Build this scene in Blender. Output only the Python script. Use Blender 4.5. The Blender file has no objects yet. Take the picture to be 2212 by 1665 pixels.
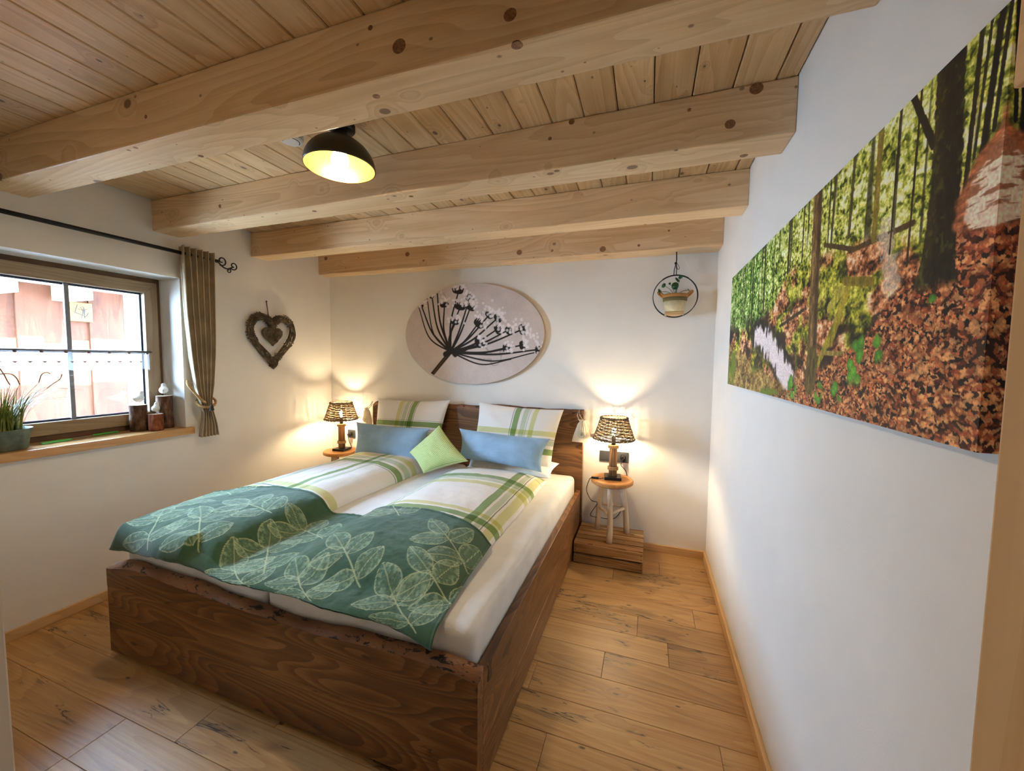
import bpy, bmesh, math, random
import numpy as np
from mathutils import Vector, Matrix

# ------------------------------------------------------------------ camera, world, sun, exposure
S = bpy.context.scene
COL = S.collection
FPX, IW, IH = 841.55, 2212.0, 1665.0
ROLL, PITCH, YAW = [math.radians(a) for a in (-0.598, 3.686, 19.187)]
CAM = np.array([0.0, 0.0, 1.5])
_f = np.array([-math.sin(YAW) * math.cos(PITCH), math.cos(YAW) * math.cos(PITCH), -math.sin(PITCH)])
_r0 = np.array([math.cos(YAW), math.sin(YAW), 0.0]); _d0 = np.cross(_f, _r0)
_r = math.cos(ROLL) * _r0 + math.sin(ROLL) * _d0
_d = -math.sin(ROLL) * _r0 + math.cos(ROLL) * _d0
cd = bpy.data.cameras.new('camera'); co = bpy.data.objects.new('camera', cd); COL.objects.link(co)
cd.sensor_fit = 'HORIZONTAL'; cd.sensor_width = 36.0; cd.lens = FPX / IW * 36.0
cd.clip_start = 0.02; cd.clip_end = 200
m3 = Matrix(((_r[0], -_d[0], -_f[0]), (_r[1], -_d[1], -_f[1]), (_r[2], -_d[2], -_f[2])))
co.matrix_world = Matrix.Translation(Vector(CAM)) @ m3.to_4x4()
S.camera = co

W = bpy.data.worlds.new('sky'); S.world = W; W.use_nodes = True
bg = W.node_tree.nodes['Background']
bg.inputs[0].default_value = (0.42, 0.67, 1.0, 1); bg.inputs[1].default_value = 38.0

sd = bpy.data.lights.new('sun', 'SUN'); so = bpy.data.objects.new('sun', sd); COL.objects.link(so)
sd.energy = 70.0; sd.angle = math.radians(0.6); sd.color = (1.0, 0.95, 0.88)
so.rotation_euler = Vector((-0.70, -0.12, -0.70)).to_track_quat('-Z', 'Y').to_euler()

pd = bpy.data.lights.new('window_portal', 'AREA'); po = bpy.data.objects.new('window_portal', pd); COL.objects.link(po)
pd.shape = 'RECTANGLE'; pd.size = 0.92; pd.size_y = 0.86; pd.cycles.is_portal = True
po.location = (-3.47, 1.377, 1.525); po.rotation_euler = (0, -math.pi / 2, 0)
S.view_settings.view_transform = 'Standard'; S.view_settings.look = 'None'
S.view_settings.gamma = 1.0; S.view_settings.use_curve_mapping = False
S.view_settings.exposure = 1.08
BULB_BED, BULB_CEIL = 720.0, 250.0
S.cycles.use_adaptive_sampling = True; S.cycles.adaptive_threshold = 0.14; S.cycles.adaptive_min_samples = 16
S.cycles.max_bounces = 6; S.cycles.diffuse_bounces = 4; S.cycles.glossy_bounces = 3; S.cycles.transmission_bounces = 4; S.cycles.transparent_max_bounces = 8
S.cycles.sample_clamp_indirect = 6.0; S.cycles.caustics_reflective = False; S.cycles.caustics_refractive = False

# ------------------------------------------------------------------ helpers
def ray(px, py):
    return _r * ((px - IW / 2) / FPX) + _d * ((py - IH / 2) / FPX) + _f
def pt(px, py, x=None, y=None, z=None):
    """point of the pixel's ray on a plane of the room"""
    d = ray(px, py)
    a, val = (0, x) if x is not None else ((1, y) if y is not None else (2, z))
    return CAM + d * ((val - CAM[a]) / d[a])
def lin(c):
    c = np.asarray(c, float) / 255.0
    return np.where(c <= 0.04045, c / 12.92, ((c + 0.055) / 1.055) ** 2.4)
def L4(r, g, b): return tuple(lin((r, g, b))) + (1.0,)

WORLD = {}
def tag(o, label=None, cat=None, group=None, kind=None):
    if label: o['label'] = label
    if cat: o['category'] = cat
    if group: o['group'] = group
    if kind: o['kind'] = kind
    return o
def link(o, parent, origin):
    COL.objects.link(o); WORLD[o.name] = np.array(origin, float)
    if parent is not None:
        o.parent = parent; o.location = Vector(WORLD[o.name] - WORLD[parent.name])
    else:
        o.location = Vector(WORLD[o.name])
    return o
def thing(name, loc, label, cat, group=None, kind=None):
    o = bpy.data.objects.new(name, None); o.empty_display_size = 0.05
    link(o, None, loc)
    return tag(o, label, cat, group, kind)

def rotv(v, ax, a):
    return np.array(Matrix.Rotation(a, 3, ax) @ Vector(v))

class MB:
    def __init__(s): s.v = []; s.f = []
    def box(s, x0, x1, y0, y1, z0, z1):
        b = len(s.v)
        s.v += [(x0,y0,z0),(x1,y0,z0),(x1,y1,z0),(x0,y1,z0),(x0,y0,z1),(x1,y0,z1),(x1,y1,z1),(x0,y1,z1)]
        s.f += [tuple(b+i for i in q) for q in ((0,3,2,1),(4,5,6,7),(0,1,5,4),(1,2,6,5),(2,3,7,6),(3,0,4,7))]
        return s
    def hexa(s, p):     # 8 points: bottom ring then top ring, counter-clockwise from above
        b = len(s.v); s.v += [tuple(map(float, q)) for q in p]
        s.f += [tuple(b+i for i in q) for q in ((0,3,2,1),(4,5,6,7),(0,1,5,4),(1,2,6,5),(2,3,7,6),(3,0,4,7))]
        return s
    def tube(s, path, r, n=8, closed=False, cap=True):
        P = [np.array(p, float) for p in path]; m = len(P)
        R = [r] * m if np.isscalar(r) else list(r)
        b = len(s.v); up = None
        for i in range(m):
            if closed: t = P[(i+1) % m] - P[i-1]
            else: t = P[min(i+1, m-1)] - P[max(i-1, 0)]
            t = t / (np.linalg.norm(t) + 1e-12)
            if up is None:
                up = np.array([0, 0, 1.0]) if abs(t[2]) < 0.9 else np.array([1.0, 0, 0])
            up = up - t * (up @ t)
            nu = np.linalg.norm(up)
            up = up / nu if nu > 1e-9 else np.array([1.0, 0, 0])
            w = np.cross(t, up)
            for k in range(n):
                a = 2 * math.pi * k / n
                s.v.append(tuple(P[i] + R[i] * (math.cos(a) * up + math.sin(a) * w)))
        mm = m if closed else m - 1
        for i in range(mm):
            j = (i + 1) % m
            for k in range(n):
                k2 = (k + 1) % n
                s.f.append((b+i*n+k, b+i*n+k2, b+j*n+k2, b+j*n+k))
        if cap and not closed:
            s.f.append(tuple(b + k for k in reversed(range(n))))
            s.f.append(tuple(b + (m-1)*n + k for k in range(n)))
        return s
    def lathe(s, prof, n=32, c=(0, 0, 0), cap=True, M=None):
        b = len(s.v); c = np.array(c, float)
        for (r, z) in prof:
            for k in range(n):
                a = 2 * math.pi * k / n
                p = np.array([r * math.cos(a), r * math.sin(a), z])
                if M is not None: p = M @ p
                s.v.append(tuple(c + p))
        for i in range(len(prof) - 1):
            for k in range(n):
                k2 = (k + 1) % n
                s.f.append((b+i*n+k, b+i*n+k2, b+(i+1)*n+k2, b+(i+1)*n+k))
        if cap:
            s.f.append(tuple(b + k for k in reversed(range(n))))
            s.f.append(tuple(b + (len(prof)-1)*n + k for k in range(n)))
        return s
    def poly(s, pts):
        b = len(s.v); s.v += [tuple(map(float, p)) for p in pts]; s.f.append(tuple(range(b, b+len(pts)))); return s
    def prism(s, pts, d):      # extrude polygon pts by vector d
        b = len(s.v); n = len(pts); d = np.array(d, float)
        s.v += [tuple(map(float, p)) for p in pts] + [tuple(np.array(p, float) + d) for p in pts]
        s.f.append(tuple(b + i for i in reversed(range(n)))); s.f.append(tuple(b + n + i for i in range(n)))
        for i in range(n):
            j = (i + 1) % n; s.f.append((b+i, b+j, b+n+j, b+n+i))
        return s
    def ball(s, c, r, n=12, m=8, sc=(1, 1, 1), M=None):
        c = np.array(c, float); b = len(s.v)
        for i in range(m + 1):
            th = math.pi * i / m
            for k in range(n):
                a = 2 * math.pi * k / n
                p = np.array([math.sin(th)*math.cos(a)*sc[0], math.sin(th)*math.sin(a)*sc[1], math.cos(th)*sc[2]]) * r
                if M is not None: p = M @ p
                s.v.append(tuple(c + p))
        for i in range(m):
            for k in range(n):
                k2 = (k+1) % n
                s.f.append((b+i*n+k, b+(i+1)*n+k, b+(i+1)*n+k2, b+i*n+k2))
        return s
    def build(s, name, mat, parent=None, smooth=False, bevel=0.0, seg=2, origin=None, label=None, cat=None, group=None, kind=None):
        V = np.array(s.v, float)
        o0 = np.array(origin, float) if origin is not None else (V.min(0) + V.max(0)) / 2
        me = bpy.data.meshes.new(name); me.from_pydata((V - o0).tolist(), [], s.f)
        bm = bmesh.new(); bm.from_mesh(me)
        bmesh.ops.recalc_face_normals(bm, faces=bm.faces)
        if bevel > 0:
            bmesh.ops.bevel(bm, geom=list(bm.edges), offset=bevel, segments=seg, affect='EDGES', profile=0.6)
        bm.to_mesh(me); bm.free()
        if smooth:
            me.polygons.foreach_set('use_smooth', [True] * len(me.polygons))
        o = bpy.data.objects.new(name, me); me.materials.append(mat)
        link(o, parent, o0)
        return tag(o, label, cat, group, kind)

def grid_obj(name, Ps, mat, parent=None, uv=None, col=None, smooth=True, flip=False, solid=0.0, origin=None, label=None, cat=None, group=None, kind=None):
    """one or several (nu,nv,3) point grids as one mesh; uv list of (nu,nv,2); col list of (nu,nv,3)"""
    if not isinstance(Ps, list): Ps = [Ps]; uv = [uv] if uv is not None else None; col = [col] if col is not None else None
    V = []; F = []; base = 0; UV = []; C = []
    for g, P in enumerate(Ps):
        nu, nv = P.shape[:2]; idx = base + np.arange(nu * nv).reshape(nu, nv)
        q = np.stack([idx[:-1, :-1], idx[1:, :-1], idx[1:, 1:], idx[:-1, 1:]], -1).reshape(-1, 4)
        if (g % 2 == 1) != flip: q = q[:, ::-1]
        V.append(P.reshape(-1, 3)); F.append(q); base += nu * nv
        if uv is not None: UV.append(uv[g].reshape(-1, 2))
        if col is not None: C.append(col[g].reshape(-1, 3))
    V = np.concatenate(V); F = np.concatenate(F)
    o0 = np.array(origin, float) if origin is not None else (V.min(0) + V.max(0)) / 2
    me = bpy.data.meshes.new(name)
    me.vertices.add(len(V)); me.vertices.foreach_set('co', (V - o0).astype(np.float32).ravel())
    me.loops.add(F.size); me.loops.foreach_set('vertex_index', F.astype(np.int32).ravel())
    me.polygons.add(len(F)); me.polygons.foreach_set('loop_start', (np.arange(len(F)) * 4).astype(np.int32))
    me.update(calc_edges=True)
    me.polygons.foreach_set('use_smooth', np.full(len(F), smooth))
    if uv is not None:
        lay = me.uv_layers.new(name='UVMap'); U = np.concatenate(UV)
        lay.data.foreach_set('uv', U[F.ravel()].astype(np.float32).ravel())
    if col is not None:
        at = me.color_attributes.new('Col', 'FLOAT_COLOR', 'POINT')
        cc = np.concatenate(C); at.data.foreach_set('color', np.concatenate([cc, np.ones((len(cc), 1))], 1).astype(np.float32).ravel())
    me.validate()
    o = bpy.data.objects.new(name, me); me.materials.append(mat)
    link(o, parent, o0)
    if solid:
        md = o.modifiers.new('thickness', 'SOLIDIFY'); md.thickness = solid; md.offset = 0
    return tag(o, label, cat, group, kind)

def _hash(ix, iy, seed):
    h = (ix.astype(np.int64) * 374761393 + iy.astype(np.int64) * 668265263 + seed * 974634777) & 0xffffffff
    h = ((h ^ (h >> 13)) * 1274126177) & 0xffffffff
    return ((h ^ (h >> 16)) & 0xffffff) / float(0xffffff)
def vnoise(x, y, seed=0):
    ix = np.floor(x); iy = np.floor(y); fx = x - ix; fy = y - iy
    fx = fx * fx * (3 - 2 * fx); fy = fy * fy * (3 - 2 * fy)
    a = _hash(ix, iy, seed); b = _hash(ix + 1, iy, seed); c = _hash(ix, iy + 1, seed); d = _hash(ix + 1, iy + 1, seed)
    return (a * (1 - fx) + b * fx) * (1 - fy) + (c * (1 - fx) + d * fx) * fy
def fbm(x, y, seed=0, oct=4):
    s = 0; a = 0.5; t = 0
    for k in range(oct):
        s = s + a * vnoise(x * 2 ** k, y * 2 ** k, seed + 17 * k); t += a; a *= 0.55
    return s / t
def worley(x, y, seed=0):
    """distance to nearest jittered point and that cell's random number"""
    ix = np.floor(x); iy = np.floor(y); best = np.full(x.shape, 9.0); rid = np.zeros(x.shape)
    for dx in (-1, 0, 1):
        for dy in (-1, 0, 1):
            cx = ix + dx; cy = iy + dy
            px = cx + _hash(cx, cy, seed); py = cy + _hash(cx, cy, seed + 5)
            d = np.hypot(x - px, y - py); k = d < best
            best = np.where(k, d, best); rid = np.where(k, _hash(cx, cy, seed + 9), rid)
    return best, rid
def sstep(a, b, x):
    t = np.clip((x - a) / (b - a), 0, 1); return t * t * (3 - 2 * t)
def mixc(A, B, k):
    return A * (1 - k[..., None]) + np.asarray(B, float) * k[..., None]
def segd(x, y, ax, ay, bx, by):
    vx, vy = bx - ax, by - ay; t = np.clip(((x-ax)*vx + (y-ay)*vy) / (vx*vx + vy*vy + 1e-12), 0, 1)
    return np.hypot(x - ax - t*vx, y - ay - t*vy), t

# ------------------------------------------------------------------ materials
class NT:
    def __init__(s, name):
        s.m = bpy.data.materials.new(name); s.m.use_nodes = True; s.t = s.m.node_tree
        s.b = s.t.nodes['Principled BSDF']
    def n(s, typ, **kw):
        nd = s.t.nodes.new(typ)
        for k, v in kw.items():
            if k.startswith('i_'): nd.inputs[k[2:].replace('_', ' ')].default_value = v
            else: setattr(nd, k, v)
        return nd
    def l(s, a, b): s.t.links.new(a, b)
    def math(s, op, a, b=None, clamp=False):
        nd = s.n('ShaderNodeMath', operation=op); nd.use_clamp = clamp
        for i, q in enumerate((a, b)):
            if q is None: continue
            if isinstance(q, (int, float)): nd.inputs[i].default_value = q
            else: s.l(q, nd.inputs[i])
        return nd.outputs[0]
    def vmul(s, a, vec):
        nd = s.n('ShaderNodeVectorMath', operation='MULTIPLY'); s.l(a, nd.inputs[0]); nd.inputs[1].default_value = vec; return nd.outputs[0]
    def vadd(s, a, b):
        nd = s.n('ShaderNodeVectorMath', operation='ADD'); s.l(a, nd.inputs[0]); s.l(b, nd.inputs[1]); return nd.outputs[0]
    def noise(s, vec, scale, detail=3.0, rough=0.5, dist=0.0):
        nd = s.n('ShaderNodeTexNoise'); s.l(vec, nd.inputs['Vector'])
        nd.inputs['Scale'].default_value = scale; nd.inputs['Detail'].default_value = detail
        nd.inputs['Roughness'].default_value = rough; nd.inputs['Distortion'].default_value = dist
        return nd.outputs['Fac']
    def ramp(s, fac, stops, interp='LINEAR'):
        nd = s.n('ShaderNodeValToRGB'); cr = nd.color_ramp; cr.interpolation = interp
        while len(cr.elements) < len(stops): cr.elements.new(0.5)
        for e, (p, c) in zip(cr.elements, stops): e.position = p; e.color = c if len(c) == 4 else tuple(c) + (1,)
        s.l(fac, nd.inputs[0]); return nd.outputs[0]
    def mix(s, fac, a, b, mode='MIX'):
        nd = s.n('ShaderNodeMix', data_type='RGBA', blend_type=mode)
        for i, q in ((0, fac), (6, a), (7, b)):
            if isinstance(q, (int, float)): nd.inputs[i].default_value = q
            elif isinstance(q, tuple): nd.inputs[i].default_value = q
            else: s.l(q, nd.inputs[i])
        return nd.outputs[2]
    def mapr(s, v, a, b, c=0.0, d=1.0):
        nd = s.n('ShaderNodeMapRange', interpolation_type='SMOOTHSTEP'); s.l(v, nd.inputs[0])
        for i, q in enumerate((a, b, c, d)): nd.inputs[i + 1].default_value = q
        return nd.outputs[0]
    def bump(s, h, strength=0.2, dist=0.01):
        nd = s.n('ShaderNodeBump'); nd.inputs['Strength'].default_value = strength; nd.inputs['Distance'].default_value = dist
        s.l(h, nd.inputs['Height']); s.l(nd.outputs[0], s.b.inputs['Normal'])
    def obj(s, rnd=True):
        tc = s.n('ShaderNodeTexCoord'); out = tc.outputs['Object']
        if rnd:
            oi = s.n('ShaderNodeObjectInfo')
            cx = s.n('ShaderNodeCombineXYZ')
            for i, k in enumerate((31.7, 57.3, 91.1)): s.l(s.math('MULTIPLY', oi.outputs['Random'], k), cx.inputs[i])
            out = s.vadd(out, cx.outputs[0]); s.rnd = oi.outputs['Random']
        return out
    def done(s, color=None, rough=0.5, spec=0.5, **kw):
        if color is not None:
            if isinstance(color, tuple): s.b.inputs['Base Color'].default_value = color
            else: s.l(color, s.b.inputs['Base Color'])
        if isinstance(rough, (int, float)): s.b.inputs['Roughness'].default_value = rough
        else: s.l(rough, s.b.inputs['Roughness'])
        s.b.inputs['Specular IOR Level'].default_value = spec
        for k, v in kw.items(): s.b.inputs[k.replace('_', ' ')].default_value = v
        return s.m

def wood(name, stops, axis='X', ring=9.0, fib=140.0, stretch=0.07, knots=None, knotcol=L4(92, 58, 34), rough=0.5, spec=0.4, tint=0.16, bump=0.12, cracks=None, dist=5.0, contrast=0.13):
    """procedural timber, grain along the given axis of the object; knots=(frequency along, across, share, radius)"""
    t = NT(name); P = t.obj()
    a = 'XYZ'.index(axis)
    def sv(al, ac): v = [ac, ac, ac]; v[a] = al; return tuple(v)
    n1 = t.noise(t.vmul(P, sv(1.3, 4.0)), 1.0, 3, 0.5)
    kmask = None
    if knots:
        def layer(al, ac, share, radius):
            vo = t.n('ShaderNodeTexVoronoi', feature='F1'); vo.inputs['Scale'].default_value = 1.0
            t.l(t.vmul(P, sv(al, ac)), vo.inputs['Vector'])
            sel = t.n('ShaderNodeSeparateColor'); t.l(vo.outputs['Color'], sel.inputs[0])
            on = t.math('GREATER_THAN', sel.outputs[0], 1 - share)
            rad = t.math('MULTIPLY', t.math('ADD', sel.outputs[1], 0.35), radius)
            return t.math('DIVIDE', vo.outputs['Distance'], rad), on
        dd, on = layer(*knots); d2, on2 = layer(knots[0] * 2.3, knots[1] * 2.3, 0.75, 0.10)
        kmask = t.math('MAXIMUM', t.math('MULTIPLY', t.mapr(dd, 0.75, 1.0, 1.0, 0.0), on), t.math('MULTIPLY', t.mapr(d2, 0.5, 1.0, 0.9, 0.0), on2))
        halo = t.math('MULTIPLY', t.mapr(dd, 0.8, 3.6, 1.0, 0.0), on)
    n2 = t.noise(t.vmul(P, sv(0.35 + stretch * 3, 4.5)), 1.0, 1.5, 0.45, 0.3)
    ph = t.math('ADD', t.math('MULTIPLY', n2, ring * 2.2), t.math('MULTIPLY', n1, 1.2))
    if knots: ph = t.math('ADD', ph, t.math('MULTIPLY', halo, 1.8))
    band = t.mapr(t.math('FRACT', ph), 0.0, 0.92)
    fibre = t.noise(t.vmul(P, sv(3.0, fib)), 1.0, 2, 0.6)
    broad = t.noise(t.vmul(P, sv(0.9, 5.0)), 1.0, 3, 0.5)
    f = t.math('ADD', t.math('ADD', t.math('MULTIPLY', band, contrast), t.math('MULTIPLY', fibre, 0.30)), t.math('MULTIPLY', broad, 0.70 - contrast))
    c = t.ramp(f, stops)
    if kmask is not None:
        c = t.mix(t.math('MULTIPLY', halo, 0.12), c, knotcol)
        c = t.mix(t.math('MULTIPLY', kmask, 0.85), c, knotcol)
    if cracks:
        cn = t.noise(t.vmul(P, sv(2.0, 16.0)), 1.0, 4, 0.62, 0.6)
        spot = t.noise(t.vmul(P, sv(2.4, 6.0)), 1.0, 2, 0.5)
        ck = t.math('MULTIPLY', t.mapr(t.math('ABSOLUTE', t.math('SUBTRACT', cn, 0.5)), 0.0, 0.022, 1.0, 0.0), t.mapr(spot, cracks[0], cracks[0] + 0.08))
        sm = t.math('MULTIPLY', t.mapr(cn, 0.36, 0.64, 1.0, 0.0), t.mapr(spot, cracks[0], cracks[0] + 0.15))
        c = t.mix(t.math('MULTIPLY', sm, 0.45), c, cracks[1])
        c = t.mix(t.math('MULTIPLY', ck, 0.9), c, cracks[1])
    tv = t.math('ADD', t.math('MULTIPLY', t.rnd, 2 * tint), 1 - tint)
    hs = t.n('ShaderNodeHueSaturation'); t.l(c, hs.inputs['Color']); t.l(tv, hs.inputs['Value'])
    t.bump(fibre, bump, 0.002)
    return t.done(hs.outputs[0], rough, spec)

def plain(name, rgb, rough=0.5, spec=0.5, metal=0.0, noise=0.0, nscale=30.0, bump=0.0, bscale=200.0, **kw):
    t = NT(name); P = t.obj()
    c = L4(*rgb)
    if noise:
        nn = t.noise(P, nscale, 4)
        c = t.ramp(nn, [(0.25, L4(*[v * (1 - noise) for v in rgb])), (0.75, L4(*[min(255, v * (1 + noise)) for v in rgb]))])
    if bump: t.bump(t.noise(P, bscale, 3), bump, 0.003)
    return t.done(c, rough, spec, Metallic=metal, **kw)
def emit(name, rgb, strength):
    t = NT(name)
    return t.done((0.9, 0.85, 0.7, 1), 0.4, 0.3, Emission_Color=tuple(rgb) + (1,), Emission_Strength=strength)
def fabric(name, rgb, noise=0.08, bump=0.25, weave=700.0, sheen=0.2, big=0.0):
    t = NT(name); P = t.obj()
    w = t.noise(P, weave, 1); n = t.noise(P, 9.0, 3)
    c = t.ramp(n, [(0.3, L4(*[v * (1 - noise) for v in rgb])), (0.7, L4(*[min(255, v * (1 + noise)) for v in rgb]))])
    h = w
    if big: h = t.math('ADD', t.math('MULTIPLY', w, 0.3), t.math('MULTIPLY', t.noise(P, 60.0, 2), big))
    t.bump(h, bump, 0.004)
    return t.done(c, 0.9, 0.15, Sheen_Weight=sheen)
def printed(name, rough=0.6, bump=0.05, bscale=500.0, sheen=0.0):
    t = NT(name); a = t.n('ShaderNodeAttribute', attribute_name='Col')
    P = t.obj(); t.bump(t.noise(P, bscale, 2), bump, 0.003)
    return t.done(a.outputs['Color'], rough, 0.3, Sheen_Weight=sheen)
def stripes(t, coord, spans):
    """constant colour ramp: list of (a, b, rgb) over white"""
    stops = [(0.0, (1, 1, 1, 1))]
    for a, b, c in sorted(spans, key=lambda q: q[0]): stops += [(a, tuple(lin(c)) + (1,)), (b, (1, 1, 1, 1))]
    return t.ramp(coord, stops, 'CONSTANT')
def plaid(name, us, vs, base=(238, 232, 224)):
    t = NT(name); uv = t.n('ShaderNodeTexCoord'); sp = t.n('ShaderNodeSeparateXYZ'); t.l(uv.outputs['UV'], sp.inputs[0])
    a = stripes(t, sp.outputs[0], us); b = stripes(t, sp.outputs[1], vs)
    c = t.mix(1.0, a, b, 'MULTIPLY'); c = t.mix(1.0, c, L4(*base), 'MULTIPLY')
    P = t.obj(); t.bump(t.math('ADD', t.noise(P, 160.0, 3), t.math('MULTIPLY', t.noise(P, 30, 2), 1.5)), 0.3, 0.004)
    return t.done(c, 0.9, 0.15, Sheen_Weight=0.15)

SPRUCE = [(0.25, L4(176, 132, 86)), (0.5, L4(208, 166, 116)), (0.75, L4(226, 190, 146))]
M = {}
M['wall'] = plain('white_plaster', (236, 230, 222), 0.9, 0.2, noise=0.012, nscale=4, bump=0.10, bscale=260)
M['beam'] = wood('spruce_beam', [(0.3, L4(204, 166, 120)), (0.5, L4(226, 191, 147)), (0.72, L4(240, 213, 175))], 'X', 9, 150, 0.02, (4.5, 6.0, 0.80, 0.105), L4(112, 72, 42), 0.45, 0.4, 0.03, contrast=0.15)
M['ceil'] = wood('spruce_cladding', [(0.3, L4(186, 145, 98)), (0.5, L4(212, 173, 124)), (0.72, L4(230, 196, 150))], 'Y', 8, 150, 0.02, (6.0, 9.0, 0.80, 0.095), L4(92, 56, 34), 0.36, 0.5, 0.07, contrast=0.15)
M['oak'] = wood('oak_floorboard', [(0.3, L4(142, 100, 56)), (0.5, L4(182, 138, 84)), (0.72, L4(206, 166, 110))], 'X', 10, 150, 0.02, (2.6, 7.0, 0.30, 0.10), L4(48, 30, 18), 0.42, 0.45, 0.10, 0.1, (0.555, L4(42, 26, 16)), contrast=0.10)
M['trim'] = wood('pale_oiled_trim', [(0.25, L4(190, 146, 96)), (0.5, L4(214, 174, 124)), (0.78, L4(228, 194, 150))], 'Y', 8, 150, 0.04, None, rough=0.45, tint=0.04)
M['trimx'] = wood('pale_oiled_trim_across', [(0.25, L4(190, 146, 96)), (0.5, L4(214, 174, 124)), (0.78, L4(228, 194, 150))], 'X', 8, 150, 0.04, None, rough=0.45, tint=0.04)
M['jamb'] = wood('pale_door_timber', [(0.25, L4(214, 174, 128)), (0.5, L4(230, 194, 150)), (0.78, L4(240, 210, 170))], 'Z', 6, 120, 0.03, None, rough=0.5, tint=0.03)
M['winwood'] = wood('oiled_window_timber', [(0.25, L4(122, 98, 70)), (0.5, L4(150, 126, 96)), (0.78, L4(174, 150, 120))], 'Y', 8, 140, 0.04, None, rough=0.5, tint=0.05)
M['winwoodz'] = wood('oiled_window_timber_upright', [(0.25, L4(122, 98, 70)), (0.5, L4(150, 126, 96)), (0.78, L4(174, 150, 120))], 'Z', 8, 140, 0.04, None, rough=0.5, tint=0.05)
M['sill'] = wood('honey_sill_board', [(0.25, L4(176, 124, 72)), (0.5, L4(206, 156, 100)), (0.78, L4(220, 176, 124))], 'Y', 8, 140, 0.04, None, rough=0.22, tint=0.02)
WAL = [(0.25, L4(70, 44, 24)), (0.5, L4(118, 78, 44)), (0.75, L4(164, 118, 74))]
M['walnut'] = wood('dark_slab_timber', WAL, 'X', 11, 120, 0.12, (1.6, 5.0, 0.22, 0.12), L4(40, 22, 12), 0.38, 0.45, 0.10, 0.08, (0.60, L4(34, 20, 12)), 7.0, 0.18)
M['walnuty'] = wood('dark_slab_timber_side', WAL, 'Y', 11, 120, 0.12, (1.6, 5.0, 0.22, 0.12), L4(40, 22, 12), 0.38, 0.45, 0.08, 0.08, (0.64, L4(34, 20, 12)), 7.0, 0.18)
t = NT('bark_edge'); P = t.obj()
nn = t.noise(t.vmul(P, (18, 40, 40)), 1.0, 5, 0.66, 0.5); n2 = t.noise(t.vmul(P, (3, 9, 9)), 1.0, 3)
c = t.ramp(n2, [(0.3, L4(98, 62, 38)), (0.7, L4(152, 106, 72))])
c = t.mix(t.mapr(nn, 0.555, 0.60), c, L4(24, 14, 10)); t.bump(nn, 0.6, 0.01)
M['bark'] = t.done(c, 0.45, 0.4)
M['crate'] = wood('scorched_crate_slat', [(0.32, L4(112, 72, 38)), (0.5, L4(176, 130, 80)), (0.68, L4(226, 192, 144))], 'X', 12, 110, 0.06, (3, 8, 0.3, 0.12), L4(44, 26, 14), 0.6, 0.3, 0.2, 0.2, None, 8.0)
M['stooltop'] = wood('teak_stool_seat', [(0.25, L4(150, 98, 48)), (0.5, L4(184, 128, 70)), (0.8, L4(206, 152, 92))], 'X', 12, 140, 0.06, None, rough=0.45)
M['branch'] = wood('peeled_branch', [(0.25, L4(186, 160, 130)), (0.5, L4(218, 197, 168)), (0.8, L4(232, 216, 194))], 'Z', 10, 100, 0.06, (6, 20, 0.3, 0.2), L4(140, 104, 72), 0.6, 0.3, 0.06)
M['drift'] = wood('driftwood_stick', [(0.25, L4(112, 76, 42)), (0.5, L4(160, 116, 70)), (0.8, L4(196, 154, 104))], 'Z', 12, 100, 0.06, None, rough=0.7)
M['wicker'] = plain('grey_wicker', (112, 92, 68), 0.8, 0.2, noise=0.35, nscale=60, bump=0.3, bscale=300)
M['twig'] = plain('weathered_twig', (96, 82, 66), 0.9, 0.1, noise=0.4, nscale=25, bump=0.4, bscale=200)
M['rope'] = plain('natural_rope', (176, 142, 96), 0.9, 0.1, noise=0.2, nscale=120, bump=0.5, bscale=400)
M['black'] = plain('matte_black_metal', (24, 22, 22), 0.45, 0.4)
M['lampshade'] = plain('dark_bronze_enamel', (46, 40, 22), 0.35, 0.5, noise=0.15, nscale=12)
M['gold'] = plain('gold_leaf_lining', (226, 160, 52), 0.32, 0.5, metal=0.75, noise=0.08, nscale=25)
M['white'] = plain('white_plastic', (226, 226, 228), 0.45, 0.5)
M['anthracite'] = plain('anthracite_switch_plastic', (58, 60, 62), 0.4, 0.5)
M['sheet'] = fabric('white_jersey_sheet', (236, 232, 226), 0.02, 0.12, 500)
M['whitecotton'] = fabric('white_cotton', (240, 238, 234), 0.02, 0.15, 500)
M['blue'] = fabric('blue_grey_linen', (154, 186, 214), 0.05, 0.45, 420, 0.2, 0.9)
M['curtain'] = fabric('taupe_linen_curtain', (168, 148, 118), 0.10, 0.25, 600)
M['cream'] = fabric('natural_cotton', (214, 196, 168), 0.05, 0.3, 500)
G1, G2, G3, Y1 = (150, 178, 122), (186, 204, 176), (214, 228, 208), (228, 230, 174)
GD = (88, 132, 66)
DK = (140, 158, 150)

# ------------------------------------------------------------------ the room shell
rng = random.Random(7); nrg = np.random.RandomState(5)
XL, XR, YB, YF = -3.125, 0.46, 3.225, 0.25
SL = -0.0100                                     # the ceiling falls slightly to the right
def cz(x, z): return z + SL * (x + 1.33)

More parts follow.
